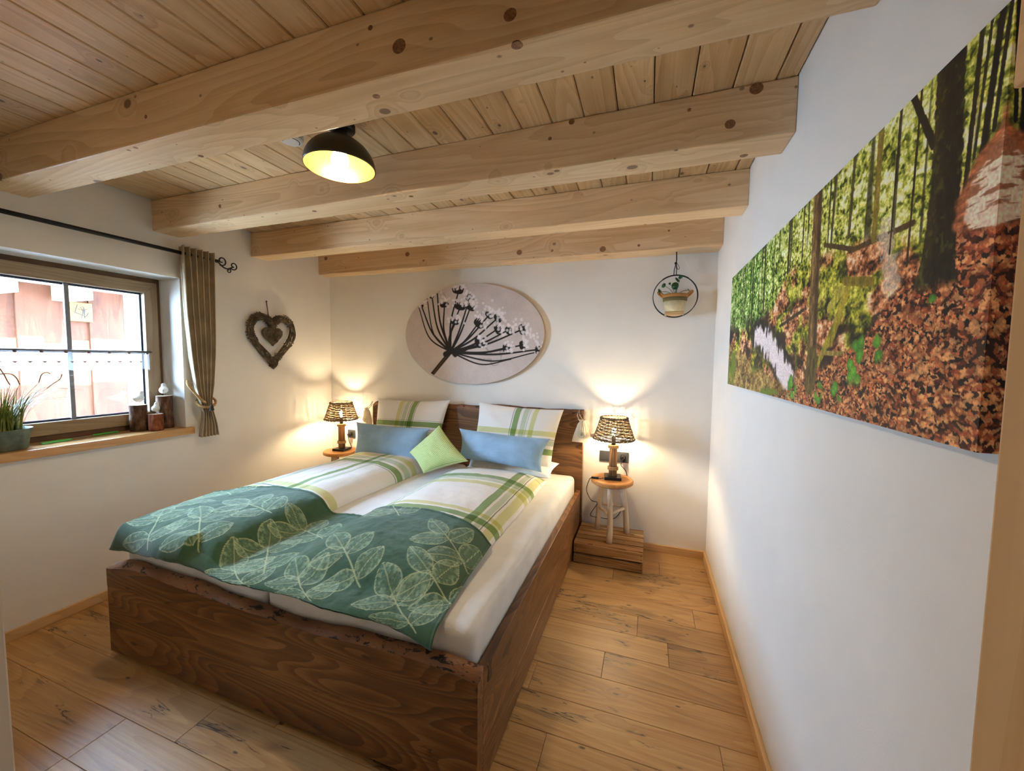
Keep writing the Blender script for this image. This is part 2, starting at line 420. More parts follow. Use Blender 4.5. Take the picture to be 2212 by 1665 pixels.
fl = MB().box(XL - .35, XR + .3, -1.3, YB + .3, -0.16, -0.016).build('floor', M['oak'], kind='structure')
J = {0: -2.0, 1: -1.70, 2: -1.39, 3: -.34, 4: .31, 5: -.475, 6: -.165, 7: .144, 8: -.011, 9: .299, 10: -.62, 11: -.187, 12: .123, 13: -.45}
for k in range(-11, 15):
    y0 = .742 + .177 * k; y1 = min(y0 + .177, YB)
    j = J.get(k, rng.uniform(-1, 0)); Lp = 1.085
    while j > XL: j -= Lp
    x = j
    while x < XR:
        a, b = max(x, XL), min(x + Lp, XR)
        if b - a > .02:
            MB().box(a + .0006, b - .0006, y0 + .0006, y1 - .0006, -.016, 0).build('plank', M['oak'], fl, bevel=.0012, seg=1)
        x += Lp

ce = MB().box(XL - .35, XR + .3, -1.3, YB + .3, 2.57, 2.95).build('ceiling', M['wall'], kind='structure')  # unseen thick slab, added to block the sun and cast the house shadow
xs = [XR] + [.394 - .1345 * k for k in range(0, 27)]
for a, b in zip(xs[1:] , xs[:-1]):
    a = max(a, XL)
    if b - a < .01: continue
    z0, z1 = cz(a, 2.508), cz(b, 2.508)
    g = .0016
    MB().hexa([(a+g, YF, z0), (b-g, YF, z1), (b-g, YB, z1), (a+g, YB, z0), (a+g, YF, z0+.02), (b-g, YF, z1+.02), (b-g, YB, z1+.02), (a+g, YB, z0+.02)]).build('plank', M['ceil'], ce, bevel=.004, seg=1)
MB().box(XL, XR, YF, YB, 2.545, 2.57).build('batten_layer', plain('dark_roof_felt', (40, 28, 18), 0.9), ce)
BEAMS = []
tk = NT('spruce_knot'); Pk = tk.obj(); ck_ = tk.ramp(tk.noise(Pk, 140, 3), [(0.3, L4(106, 68, 42)), (0.7, L4(164, 118, 78))]); M['knot'] = tk.done(ck_, 0.5, 0.4)
for (l0, l1, r0, r1) in ((1.0, 1.16, .985, 1.145), (1.705, 1.862, 1.648, 1.805), (2.385, 2.53, 2.328, 2.475), (3.085, 3.225, 3.035, 3.222)):
    zb0, zb1, zt0, zt1 = 2.330, 2.302, cz(XL, 2.507), cz(XR, 2.507)
    bm_ = MB().hexa([(XL, l0, zb0), (XR, r0, zb1), (XR, r1, zb1), (XL, l1, zb0), (XL, l0, zt0), (XR, r0, zt1), (XR, r1, zt1), (XL, l1, zt0)]).build('ceiling_beam', M['beam'], ce, bevel=.006, seg=2)
    BEAMS.append((bm_, l0, r0))
# the larger knots of the beams: (beam, face, pixel, radius)
for bi, face, px, py, rr in ((0, 'f', 1102, 32, .016), (0, 'f', 862, 100, .020), (0, 'f', 800, 60, .007), (0, 'f', 315, 252, .007), (0, 'b', 1117, 98, .014), (0, 'b', 813, 208, .011), (0, 'b', 293, 319, .008), (0, 'b', 434, 337, .010),
                             (1, 'f', 1634, 191, .020), (1, 'f', 1577, 268, .016), (1, 'f', 1235, 263, .011), (1, 'f', 1188, 299, .007), (1, 'f', 475, 445, .010), (1, 'f', 1489, 237, .006), (1, 'b', 1203, 369, .011), (1, 'b', 679, 456, .012), (1, 'b', 888, 424, .011), (1, 'b', 1607, 336, .013),
                             (3, 'f', 880, 549, .020), (3, 'f', 1122, 545, .021), (3, 'f', 1302, 538, .021), (3, 'f', 704, 558, .018), (3, 'f', 1193, 541, .009), (3, 'f', 915, 563, .008), (3, 'f', 1380, 530, .009), (3, 'f', 1445, 498, .007)):
    bm_, l0, r0 = BEAMS[bi]; fx_ = lambda x, a, b: a + (b - a) * (x - XL) / (XR - XL)
    if face == 'f':
        p = pt(px, py, y=r0)
        for _ in range(3): p = pt(px, py, y=fx_(p[0], l0, r0))
        ring = [(p[0] + rr * 1.1 * math.cos(a), p[1] - .0006, p[2] + rr * math.sin(a)) for a in np.linspace(0, 2 * math.pi, 18, endpoint=False)]; ext = (0, .004, 0)
    else:
        p = pt(px, py, z=2.315)
        for _ in range(3): p = pt(px, py, z=fx_(p[0], 2.330, 2.302))
        ring = [(p[0] + rr * 1.1 * math.cos(a), p[1] + rr * .9 * math.sin(a), p[2] - .0006) for a in np.linspace(0, 2 * math.pi, 18, endpoint=False)]; ext = (0, 0, .004)
    MB().prism(ring, ext).build('knot', M['knot'], bm_)

HY0, HY1, HZ0, HZ1 = .904, 1.852, .945, 2.052       # window reveal
wl = MB()
wl.box(XL - .35, XL, -1.3, YB + .3, -.16, HZ0); wl.box(XL - .35, XL, -1.3, YB + .3, HZ1, 2.57)
wl.box(XL - .35, XL, -1.3, HY0, HZ0, HZ1); wl.box(XL - .35, XL, HY1, YB + .3, HZ0, HZ1)
wl.build('wall_left', M['wall'], kind='structure')
MB().box(XL, XR, YB, YB + .3, -.16, 2.57).build('wall_back', M['wall'], kind='structure')
MB().box(XR, XR + .3, -1.3, YB + .3, -.16, 2.57).build('wall_right', M['wall'], kind='structure')
DX0, DX1, DZ = -.81, .16, 2.06
wf = MB(); wf.box(XL, DX0 - .03, .09, YF, 0, 2.57); wf.box(DX1 + .03, XR, .09, YF, 0, 2.57); wf.box(DX0 - .03, DX1 + .03, .09, YF, DZ + .03, 2.57)
wf.build('wall_front', M['wall'], kind='structure')
MB().box(-1.9, XR, -1.6, -1.3, -.16, 2.57).build('wall_hall_added', M['wall'], kind='structure')  # unseen wall, added to keep sky light out of the doorway
MB().box(-1.9, -1.6, -1.3, .09, -.16, 2.57).build('wall_hall_side_added', M['wall'], kind='structure')  # unseen too, added to close off daylight behind the door
dr = thing('door_1', (-.325, .17, 0), None, None, kind='structure')
MB().box(DX1, DX1 + .03, .08, YF + .002, 0, DZ).build('door_jamb', M['jamb'], dr, bevel=.002)
MB().box(DX0 - .03, DX0, .08, YF + .002, 0, DZ).build('door_jamb', plain('cream_lit_jamb', (242, 228, 208), 0.5, 0.4), dr, bevel=.002)  # cream colour stands in for light falling on this jamb
MB().box(DX0 - .03, DX1 + .03, .08, YF + .002, DZ, DZ + .03).build('door_head', M['trimx'], dr, bevel=.002)
MB().box(.36, XR, YF, .59, 1.795, 2.30).build('trim_1', M['trim'], bevel=.004, kind='structure')

for nm, bx, mt in (('baseboard_left', (XL, XL + .018, YF, YB - .018, 0, .058), 'trim'), ('baseboard_right', (XR - .018, XR, YF, YB - .018, 0, .058), 'trim'), ('baseboard_back', (XL, XR, YB - .018, YB, 0, .058), 'trimx')):
    MB().box(*bx).build(nm, M[mt], bevel=.004, kind='structure')

# ---- window
win = thing('window_1', (-3.36, 1.377, .995), None, None, kind='structure')
def ring_bars(name, y0, y1, z0, z1, w, x0, x1, my, mz, par):
    """four mitred bars round an opening"""
    A = [(y0, z0), (y1, z0), (y1, z1), (y0, z1)]; I = [(y0+w, z0+w), (y1-w, z0+w), (y1-w, z1-w), (y0+w, z1-w)]
    for k in range(4):
        k2 = (k + 1) % 4
        pts = [(x0, *A[k]), (x0, *A[k2]), (x0, *I[k2]), (x0, *I[k])]
        MB().prism(pts, (x1 - x0, 0, 0)).build(name, mz if k % 2 else my, par, bevel=.0025, seg=2)
M['winframe'] = plain('dark_frame_timber', (104, 74, 48), 0.5, 0.4, noise=0.1, nscale=14)
ring_bars('frame_bar', .904, 1.852, .995, 2.052, .06, -3.43, -3.350, M['winframe'], M['winframe'], win)
ring_bars('sash_bar', .925, 1.829, 1.030, 2.020, .076, -3.41, -3.335, M['winwood'], M['winwoodz'], win)
M['gasket'] = plain('blue_grey_gasket', (52, 66, 92), 0.4, 0.5)
ring_bars('gasket', .999, 1.757, 1.106, 1.944, .012, -3.392, -3.378, M['gasket'], M['gasket'], win)
tg = NT('window_glass'); nt = tg.t
tr = tg.n('ShaderNodeBsdfTransparent'); gl = tg.n('ShaderNodeBsdfGlossy'); gl.inputs['Roughness'].default_value = 0.0
fr = tg.n('ShaderNodeFresnel'); fr.inputs['IOR'].default_value = 1.3; mx = tg.n('ShaderNodeMixShader')
tg.l(fr.outputs[0], mx.inputs[0]); tg.l(tr.outputs[0], mx.inputs[1]); tg.l(gl.outputs[0], mx.inputs[2])
tg.l(mx.outputs[0], nt.nodes['Material Output'].inputs['Surface']); M['glass'] = tg.m
MB().box(-3.388, -3.384, 1.003, 1.753, 1.110, 1.940).build('pane', M['glass'], win)
M['muntin'] = plain('grey_glazing_bar', (128, 130, 136), 0.45, 0.5)
MB().box(-3.383, -3.362, 1.366, 1.388, 1.106, 1.944).build('glazing_bar', M['muntin'], win, bevel=.003)
MB().box(-3.383, -3.364, .999, 1.757, 1.518, 1.540).build('glazing_bar', M['muntin'], win, bevel=.003)
MB().box(-3.43, XL + .032, .88, 1.893, .947, .995).build('window_sill', M['sill'], win, bevel=.004)
M['extwood'] = wood('pale_outdoor_spruce', [(0.25, L4(176, 136, 90)), (0.5, L4(206, 172, 126)), (0.78, L4(224, 196, 156))], 'Z', 9, 110, 0.05, (3, 9, 0.4, 0.14), L4(96, 58, 34), 0.7, 0.2, 0.12)
M['casing'] = wood('grey_larch_casing', [(0.25, L4(104, 84, 58)), (0.5, L4(132, 110, 80)), (0.78, L4(152, 130, 98))], 'Z', 9, 110, 0.05, (3, 9, 0.4, 0.1), L4(64, 42, 28), 0.7, 0.2, 0.08)
MB().box(-3.60, -3.43, 1.765, 1.86, .93, 2.06).build('outer_casing', M['casing'], win, bevel=.003)

M['shedwood'] = wood('red_brown_shed_board', [(0.25, L4(52, 27, 16)), (0.5, L4(74, 41, 25)), (0.78, L4(92, 55, 36))], 'Z', 9, 110, 0.05, (3, 9, 0.4, 0.14), L4(26, 12, 8), 0.7, 0.2, 0.12)
# ---- outdoors: timber shed opposite the window
MB().box(-14, XL - .35, -8, 12, -.5, -.30).build('ground', plain('pale_bounce_ground', (196, 192, 186), 0.9, 0.2, noise=0.15, nscale=6), kind='structure')  # unseen ground, made pale to bounce daylight in through the window
XS = -5.2
sh = thing('timber_shed', (XS - .4, 2.2, -.30), 'timber shed with vertical board cladding seen outside the window', 'shed')
y = 1.60; k = 0
while y < 5.2:
    w = rng.uniform(.17, .30); dx = .022 if k % 2 else 0.0
    MB().box(XS - .03, XS + dx, y - .01, y + w + .01, -.28, 2.35).build('cladding_board', M['shedwood'], sh, bevel=.003, seg=1)
    y += w; k += 1
MB().box(XS - 1.2, XS - .031, 1.60, 5.2, -.30, 2.35).build('shed_body', M['shedwood'], sh)
for px, py in ((18, 630), (184, 645)):
    p = pt(px, py, x=XS + .42)
    MB().box(XS - .01, XS + .42, p[1] - .055, p[1] + .055, 2.005, 2.14).build('rafter_end', M['extwood'], sh, bevel=.004, seg=1)
for yy in (2.78, 3.5):
    MB().box(XS - .01, XS + .42, yy - .055, yy + .055, 2.005, 2.14).build('rafter_end', M['extwood'], sh, bevel=.004, seg=1)
M['snow'] = plain('white_roof_edge', (240, 242, 246), 0.7, 0.3)
MB().box(XS - 1.3, XS + .50, 1.52, 5.4, 2.14, 2.42).build('roof', M['snow'], sh, bevel=.02)
q = pt(172, 672, x=XS + .02)
pl = MB().box(XS + .0, XS + .05, q[1] - .08, q[1] + .08, q[2] - .10, q[2] + .08).build('plaque', plain('yellow_larch_block', (84, 56, 20), 0.6, 0.3, noise=0.1, nscale=30), sh, bevel=.004)
mk = MB()
for a in range(5):
    u = [(q[1] + rng.uniform(-.06, .06), q[2] + rng.uniform(-.07, .06)) for _ in range(3)]
    mk.tube([(XS + .051, *w) for w in u], .003, 5)
mk.build('crack', M['black'], pl)

# ------------------------------------------------------------------ bed
BX0, BX1, BY0 = -2.515, -0.495, 1.11
bed = thing('bed', ((BX0 + BX1) / 2, 2.15, 0), 'double bed of dark solid wood with live-edge footboard and headboard', 'bed')
ft = np.array([(-2.515,.462),(-2.44,.50),(-2.309,.518),(-2.124,.506),(-1.873,.507),(-1.668,.485),(-1.456,.482),(-1.331,.47),(-1.164,.475),(-1.008,.494),(-.855,.489),(-.712,.495),(-.579,.493),(-.495,.479)])
fc = np.array([(-2.515,.45),(-2.3,.482),(-2.126,.474),(-1.876,.457),(-1.67,.45),(-1.457,.449),(-1.165,.44),(-.856,.46),(-.579,.453),(-.495,.437)])
X = np.linspace(BX0, BX1, 90)
zt = np.interp(X, ft[:, 0], ft[:, 1]) - .012 + .006 * (vnoise(X * 14, X * 0, 3) - .5)
zc = np.interp(X, fc[:, 0], fc[:, 1]) - .004 + .010 * (vnoise(X * 11, X * 0, 4) - .5)
k5 = np.ones(5) / 5
zt = np.convolve(np.pad(zt, 2, 'edge'), k5, 'valid'); zc = np.convolve(np.pad(zc, 2, 'edge'), k5, 'valid')
TF = .048
MB().box(BX0, BX1, BY0, BY0 + TF, .02, .358).build('footboard_plank', M['walnut'], bed, bevel=.003)
def loft(rows):     # list of (n,3) arrays -> MB strip mesh
    mb = MB(); n = len(rows[0])
    for r in rows: mb.v += [tuple(p) for p in r]
    for i in range(len(rows) - 1):
        for j in range(n - 1): mb.f.append((i*n+j, i*n+j+1, (i+1)*n+j+1, (i+1)*n+j))
    return mb
def col3(x, y, z): return np.stack([x, np.broadcast_to(y, x.shape), np.broadcast_to(z, x.shape)], 1)
up = loft([col3(X, BY0, .359), col3(X, BY0, zc), col3(X, BY0 + TF, zc), col3(X, BY0 + TF, .359), col3(X, BY0, .359)])
n = len(X); up.f += [(0, n, 2*n, 3*n), (n-1, 4*n-1, 3*n-1, 2*n-1)]
up_o = up.build('footboard_plank', M['walnut'], bed)
bk = loft([col3(X, BY0, zc - .001), col3(X, BY0 + .006, zc + (zt - zc) * .35), col3(X, BY0 + .022, zc + (zt - zc) * .85), col3(X, BY0 + TF - .008, zt), col3(X, BY0 + TF, zt - .006), col3(X, BY0 + TF, zc - .001)])
bk.f += [tuple(i * n for i in range(6)), tuple(i * n + n - 1 for i in reversed(range(6)))]
bk.build('live_edge', M['bark'], up_o, smooth=True)
for x0, x1 in ((BX1 - .035, BX1), (BX0, BX0 + .035)):
    a = MB().box(x0, x1, BY0 + TF, 3.165, .165, .436).build('side_rail', M['walnuty'], bed, bevel=.003)
    MB().box(x0, x1, BY0 + TF, 3.165, .02, .164).build('side_rail', M['walnuty'], bed, bevel=.003)
    if x1 == BX1:
        MB().prism([(BX1 - .002, 1.213 + dy, .409 + dz) for dy, dz in ((0, -.035), (.022, -.03), (.012, 0), (.022, .032), (0, .035), (-.018, .03), (-.010, 0), (-.018, -.03))], (.0035, 0, 0)).build('joint_key', plain('dark_key_inlay', (52, 30, 20), 0.45), a)
HB = np.array([(-2.555, 1.06), (-2.52, 1.085), (-2.3, 1.10), (-2.0, 1.085), (-1.709, 1.093), (-1.544, 1.097), (-1.408, 1.092), (-1.3, 1.113), (-1.2, 1.115), (-1.066, 1.103), (-.897, 1.101), (-.734, 1.097), (-.56, 1.106), (-.485, 1.103)])
X = np.linspace(-2.555, -.485, 90); n = len(X)
zh = np.interp(X, HB[:, 0], HB[:, 1]) + .008 * (vnoise(X * 15, X * 0, 8) - .5)
HY_0, HY_1 = 3.165, 3.222
hb = loft([col3(X, HY_0, .02), col3(X, HY_0, zh - .035), col3(X, HY_1, zh - .035), col3(X, HY_1, .02), col3(X, HY_0, .02)])
hb.f += [(0, n, 2*n, 3*n), (n-1, 4*n-1, 3*n-1, 2*n-1)]
hbo = hb.build('headboard', M['walnut'], bed)
he = loft([col3(X, HY_0, zh - .036), col3(X, HY_0 + .004, zh - .012), col3(X, HY_0 + .018, zh), col3(X, HY_1 - .01, zh - .002), col3(X, HY_1, zh - .036)])
he.f += [tuple(i * n for i in range(5)), tuple(i * n + n - 1 for i in reversed(range(5)))]
he.build('live_edge', M['bark'], hbo, smooth=True)
MB().box(BX0 + .036, BX1 - .036, BY0 + TF + .002, 3.163, .20, .25).build('slatted_base', M['trimx'], bed)

ZM = .562
for x0, x1, lb in ((-2.472, -1.513, 'white sheeted mattress on the window side of the bed'), (-1.508, -.538, 'white sheeted mattress on the side of the bed by the crate')):
    mt = MB().box(x0, x1, 1.166, 3.155, .252, ZM)
    o = mt.build('mattress', M['sheet'], None, smooth=True, bevel=.05, seg=5, label=lb, cat='mattress', group='pair of mattresses')

# ---- duvets
def duvet(x0, x1, y0, y1, T, mat, label, seed, bow, pu=3.2, pv=9):
    nu, nv = 70, 120
    s = np.linspace(-1, 1, nu)[:, None] * np.ones((1, nv)); v = np.ones((nu, 1)) * np.linspace(-1, 1, nv)[None]
    u = np.sin(s * math.pi / 2); w = np.sin(v * math.pi / 2)
    xm = (x0 + x1) / 2; hw = (x1 - x0) / 2
    y = (y0 + y1) / 2 + (y1 - y0) / 2 * w
    x = xm + hw * u + bow * np.interp(y, [y0, (y0 + y1) / 2, y1], [0, -.35, 1]) * np.sign(hw)
    prof = np.sqrt(np.clip(1 - np.abs(u) ** pu, 0, 1)) * np.sqrt(np.clip(1 - np.abs(w) ** pv, 0, 1))
    ht = T * (1 + .10 * np.cos(u * 1.4) + .10 * sstep(.4, .9, w))
    z = ZM + .002 + ht * prof + prof * (.018 * (fbm(x * 5 + seed, y * 4, seed) - .5) + .008 * (fbm(x * 22, y * 18, seed + 3) - .5))
    x = x + .012 * (fbm(y * 6, u * 2, seed + 5) - .5) * np.abs(u)
    top = np.stack([x, y, z], -1); bot = np.stack([x, y, np.full_like(z, ZM + .001)], -1)
    uv = np.stack([(s * .5 + .5), (v * .5 + .5)], -1)
    uv = np.stack([(u * .5 + .5), (w * .5 + .5)], -1)
    o = grid_obj('duvet', [top, bot], mat, None, [uv, uv], label=label, cat='duvet', group='two plaid duvets')
    return lambda X, Y: ZM + T * 1.08 * np.sqrt(np.clip(1 - np.abs(np.clip((X - xm) / hw, -1, 1)) ** pu, 0, 1)) * np.sqrt(np.clip(1 - np.abs(np.clip((Y - (y0 + y1) / 2) / ((y1 - y0) / 2), -1, 1)) ** pv, 0, 1))
M['plaidR'] = plaid('plaid_duvet_cotton_a', [(.05, .12, G3), (.14, .145, DK), (.77, .835, G1), (.855, .895, G3), (.905, .911, DK), (.93, .985, Y1)],
                    [(.34, .377, G1), (.39, .414, Y1), (.65, .69, Y1), (.70, .726, G3), (.728, .732, DK), (.738, .775, G1), (.90, .905, DK)])
M['plaidL'] = plaid('plaid_duvet_cotton_b', [(.20, .26, G3), (.44, .445, DK), (.54, .60, G1), (.66, .70, G3)],
                    [(.33, .36, Y1), (.374, .379, DK), (.39, .425, Y1), (.735, .74, DK), (.748, .785, G1), (.80, .835, G3), (.85, .885, Y1)])
hR = duvet(-1.50, -.715, 1.26, 2.90, .105, M['plaidR'], 'plaid white and green duvet folded flat, nearer the crate', 11, .0, 3.0, 5)
hL = duvet(-2.515, -1.79, 1.150, 2.90, .112, M['plaidL'], 'plaid white and green duvet folded flat, nearer the window', 23, .05, 5.0, 16)

# ---- throw
gx = np.linspace(-2.62, -.45, 220); gy = np.linspace(1.0, 2.0, 110)
GX, GY = np.meshgrid(gx, gy, indexing='ij')
Hh = np.maximum(np.where(GY > 1.16, ZM, ZM), np.maximum(np.where((GX > -2.515) & (GX < -1.77), hL(GX, GY), 0), np.where((GX > -1.5) & (GX < -.715), hR(GX, GY), 0)))
Hh = np.maximum(Hh, np.where((GX > -2.512) & (GX < -1.95) & (GY > 1.148), .655 + .012 * np.sin(GX * 9), 0))
Hraw = Hh.copy()
for it in range(18):
    Hp = np.pad(Hh, 1, 'edge'); Hs = (Hp[2:, 1:-1] + Hp[:-2, 1:-1] + Hp[1:-1, 2:] + Hp[1:-1, :-2]) / 4
    Hh = np.maximum(Hs, Hraw)
def hs(x, y):
    fx = np.clip((x - gx[0]) / (gx[1] - gx[0]), 0, len(gx) - 1.001); fy = np.clip((y - gy[0]) / (gy[1] - gy[0]), 0, len(gy) - 1.001)
    i = fx.astype(int); j = fy.astype(int); a = fx - i; b = fy - j
    return (Hh[i, j] * (1-a) + Hh[i+1, j] * a) * (1-b) + (Hh[i, j+1] * (1-a) + Hh[i+1, j+1] * a) * b
NS, NTt = 520, 230
s = np.linspace(0, 1, NS)[:, None] * np.ones((1, NTt)); tt = np.ones((NS, 1)) * np.linspace(0, 1, NTt)[None]
yr = np.interp(s, [0, .06, .2, .3, .42, .5, .62, .8, .93, 1], [1.60, 1.70, 1.79, 1.79, 1.80, 1.82, 1.81, 1.80, 1.76, 1.73])
yt = np.clip(tt / .84, 0, 1); yy = yr + (1.158 - yr) * yt
hang = np.clip((tt - .84) / .16, 0, 1)
xl = np.interp(yy, [1.05, 1.16, 1.35, 1.7], [-2.455, -2.475, -2.505, -2.525]); xrr = np.interp(yy, [1.1, 1.2, 1.45, 1.7, 1.85], [-.655, -.668, -.690, -.700, -.705])
xx = xl + (xrr - xl) * s
zz = hs(xx, yy) + .010
hem = np.interp(s, [0, .03, .2, .35, .55, .75, .88, .95, 1], [.545, .545, .575, .560, .552, .560, .548, .535, .512])
zz0 = hs(xx, np.full_like(xx, 1.158)) + .010
hx = hang * hang * (3 - 2 * hang)
zz = np.where(hang > 0, zz0 + (hem - zz0) * (1 - np.cos(hang * math.pi / 2)) ** .8, zz)
yy = yy - .048 * np.sin(hang * math.pi / 2) + .010 * hang * np.sin(s * 23)
# sides: left end hangs down the edge of the bed
lft = sstep(.016, 0, s); zz = zz - lft * (zz - np.minimum(zz, .548)) ; xx = xx - .01 * np.sin(np.clip(s / .016, 0, 1) * math.pi)
fold = fbm(xx * 6 + yy * 3, yy * 5, 31) - .5
zz = zz + (1 - lft) * (.020 * fold + .006 * (fbm(xx * 26, yy * 24, 33) - .5)) * sstep(0, .06, s) * sstep(1, .9, s)
zz = np.maximum(zz, np.where(yy > 1.16, ZM + .006, 0))
rim = np.minimum(np.minimum(s * 1.85, (1 - s) * 1.85), np.minimum(tt * .78, (1 - tt) * .78))
zz = zz + .004 * sstep(.014, .004, rim)
# print: pale leaf sprays on green
U = s * 1.85; V = tt * .78
base = lin((58, 92, 62)) * (1 + .35 * (fbm(U * 7, V * 7, 3) - .5))[..., None]
base = base * (.93 + .14 * vnoise(U * 260, V * 260, 4))[..., None]
pale = lin((206, 212, 160)); mid = lin((160, 186, 150))
lr = random.Random(12)
sprays = []
for pa, pb in (((872, 1335), (797, 1150)), ((640, 1280), (632, 1165)), ((470, 1265), (498, 1185)), ((290, 1185), (350, 1130)), ((700, 1150), (600, 1090)), ((866, 1140), (862, 1085)), ((590, 1130), (500, 1100)), ((520, 1090), (527, 1056)), ((1020, 1215), (950, 1150)), ((420, 1190), (440, 1120)), ((770, 1245), (735, 1180)), ((560, 1215), (580, 1150)), ((985, 1290), (930, 1230)), ((380, 1120), (440, 1085))):
    A_, B_ = pt(*pa, z=.62), pt(*pb, z=.64)
    f_ = lambda q: ((q[0] + 2.50) / 1.81 * 1.85, np.clip((1.80 - q[1]) / .642 * .84, -.1, 1.0) * .78)
    (u0, v0), (u1, v1) = f_(A_), f_(B_)
    sprays.append((u0, v0, math.atan2(v1 - v0, u1 - u0)))
for cx, cy, ang in sprays:
    Ls = lr.uniform(.20, .25); ca, sa = math.cos(ang), math.sin(ang)
    near_ = (np.abs(U - cx - .5 * Ls * ca) < .42) & (np.abs(V - cy - .5 * Ls * sa) < .42)
    ii = np.where(near_.any(1))[0]; jj = np.where(near_.any(0))[0]
    if len(ii) == 0 or len(jj) == 0: continue
    sl_ = (slice(ii[0], ii[-1] + 1), slice(jj[0], jj[-1] + 1)); Uq, Vq, Bq = U[sl_], V[sl_], base[sl_]
    d, tq = segd(Uq, Vq, cx, cy, cx + Ls * ca, cy + Ls * sa)
    Bq = mixc(Bq, pale, .8 * sstep(.0036, .0016, d))
    for i in range(5):
        f0 = (.20, .26, .80, .86, 1.0)[i]; side = (1, -1, 1, -1, 0)[i]
        a2 = ang + side * lr.uniform(1.0, 1.3); ll = lr.uniform(.155, .195); lw = lr.uniform(.046, .058)
        ox, oy = cx + f0 * Ls * ca, cy + f0 * Ls * sa
        lx = (Uq - ox) * math.cos(a2) + (Vq - oy) * math.sin(a2); ly = -(Uq - ox) * math.sin(a2) + (Vq - oy) * math.cos(a2)
        q = np.clip(lx / ll, 0, 1); wd = lw * np.sin(np.pi * q ** .85) ** .75; ins = (lx > 0) & (lx < ll)
        e = wd - np.abs(ly)
        inside = np.where(ins, sstep(0, .002, e), 0)
        vein = np.abs(((lx - np.abs(ly) * .8) * 60) % 1 - .5)
        body = .10 + .55 * sstep(.46, .66, fbm(Uq * 90, Vq * 90, i, 3)) * sstep(.055, .0, e) + .12 * sstep(.62, .75, vnoise(Uq * 330, Vq * 330, 7 + i)) + .15 * sstep(.10, .03, vein)
        Bq = mixc(Bq, mid, inside * body)
        line = np.where(ins, np.maximum(sstep(.0024, .0008, np.abs(e)), sstep(.0020, .0007, np.abs(ly))), 0)
        Bq = mixc(Bq, pale, .75 * line)
    base[sl_] = Bq
base = base * (1 - .35 * sstep(.020, .014, rim) * sstep(.008, .012, rim))[..., None]
M['throw'] = printed('leaf_print_fleece', 0.9, 0.5, 350, 0.35)
grid_obj('throw_blanket', np.stack([xx, yy, zz], -1), M['throw'], None, np.stack([s, tt], -1), base, solid=.007, flip=True, label='green throw with pale skeleton leaf print across the foot of the bed', cat='blanket')

# ---- pillows and cushions
def pillow(name, TL, TR, BL, BR, thick, mat, label, cat, group=None, seed=1, concave=.065, n=44, pw=2.4):
    TL, TR, BL, BR = [np.array(p, float) for p in (TL, TR, BL, BR)]
    a = np.linspace(-1, 1, n); sU = np.sin(a * math.pi / 2) * .55 + a * .45
    u = sU[:, None] * np.ones((1, n)); v = np.ones((n, 1)) * sU[None]
    u2 = u * (1 - concave * (1 - v ** 2)); v2 = v * (1 - concave * (1 - u ** 2))
    A = (u2 * .5 + .5)[..., None]; B = (v2 * .5 + .5)[..., None]
    base = (TL * (1 - A) + TR * A) * B + (BL * (1 - A) + BR * A) * (1 - B)
    nrm = np.cross(TR - TL, TL - BL); nrm /= np.linalg.norm(nrm)
    prof = np.clip((1 - np.abs(u) ** pw) * (1 - np.abs(v) ** pw), 0, 1) ** .5
    wr = (fbm(u * 2.2 + seed, v * 2.2, seed) - .5) * .30 + (fbm(u * 7, v * 7 + seed, seed + 2) - .5) * .10
    wr = wr + .06 * np.sin((u * v) * 26 + seed) * sstep(.35, .9, np.abs(u * v))
    t1 = thick * .5 * prof * (1 + wr); t2 = thick * .5 * prof
    f = base + nrm * t1[..., None]; b = base - nrm * t2[..., None]
    uv = np.stack([u * .5 + .5, v * .5 + .5], -1)
    return grid_obj(name, [f, b], mat, None, [uv, uv], label=label, cat=cat, group=group)
M['plaidP1'] = plaid('plaid_pillow_cotton_a', [(.0, .0015, DK), (.36, .42, Y1), (.43, .436, DK), (.45, .51, G3), (.53, .537, DK), (.55, .615, G1), (.625, .631, DK)],
                     [(.30, .38, Y1), (.41, .48, G3), (.50, .506, DK), (.55, .63, G1), (.645, .651, DK)])
M['plaidP2'] = plaid('plaid_pillow_cotton_b', [(.46, .468, DK), (.48, .545, G1), (.58, .64, G3), (.65, .656, DK), (.69, .745, Y1)],
                     [(.28, .37, G1), (.42, .50, G3), (.51, .517, DK), (.555, .635, Y1)])
pillow('pillow', pt(817, 860, y=3.12), pt(972, 864, y=3.12), (-2.42, 2.96, .575), (-1.73, 2.955, .575), .17, M['plaidP1'], 'white pillow with green plaid stripes leaning on the headboard beside the lamp', 'pillow', 'plaid pillows', 3)
pillow('pillow', pt(1036, 868, y=3.12), pt(1218, 885, y=3.12), (-1.42, 2.96, .575), (-.70, 2.955, .60), .17, M['plaidP2'], 'white pillow with green plaid stripes leaning on the headboard near its sachet by the sockets', 'pillow', 'plaid pillows', 5)
pillow('pillow', (-1.35, 3.10, .70), (-.66, 3.10, .66), (-1.35, 2.86, .635), (-.675, 2.84, .61), .11, M['whitecotton'], 'plain white pillow lying beneath a plaid pillow', 'pillow', None, 9)
pillow('cushion', pt(769, 911, y=2.89), pt(930, 925, y=2.89), pt(766, 978, y=2.80), pt(902, 1002, y=2.77), .16, M['blue'], 'oblong blue-grey cushion resting on the duvet nearer the window', 'cushion', 'blue oblong cushions', 13, .085)
pillow('cushion', pt(992, 925, y=2.89), pt(1189, 948, y=2.89), pt(990, 989, y=2.80), pt(1170, 1020, y=2.77), .16, M['blue'], 'oblong blue-grey cushion resting on the duvet nearer the crate', 'cushion', 'blue oblong cushions', 17, .085)
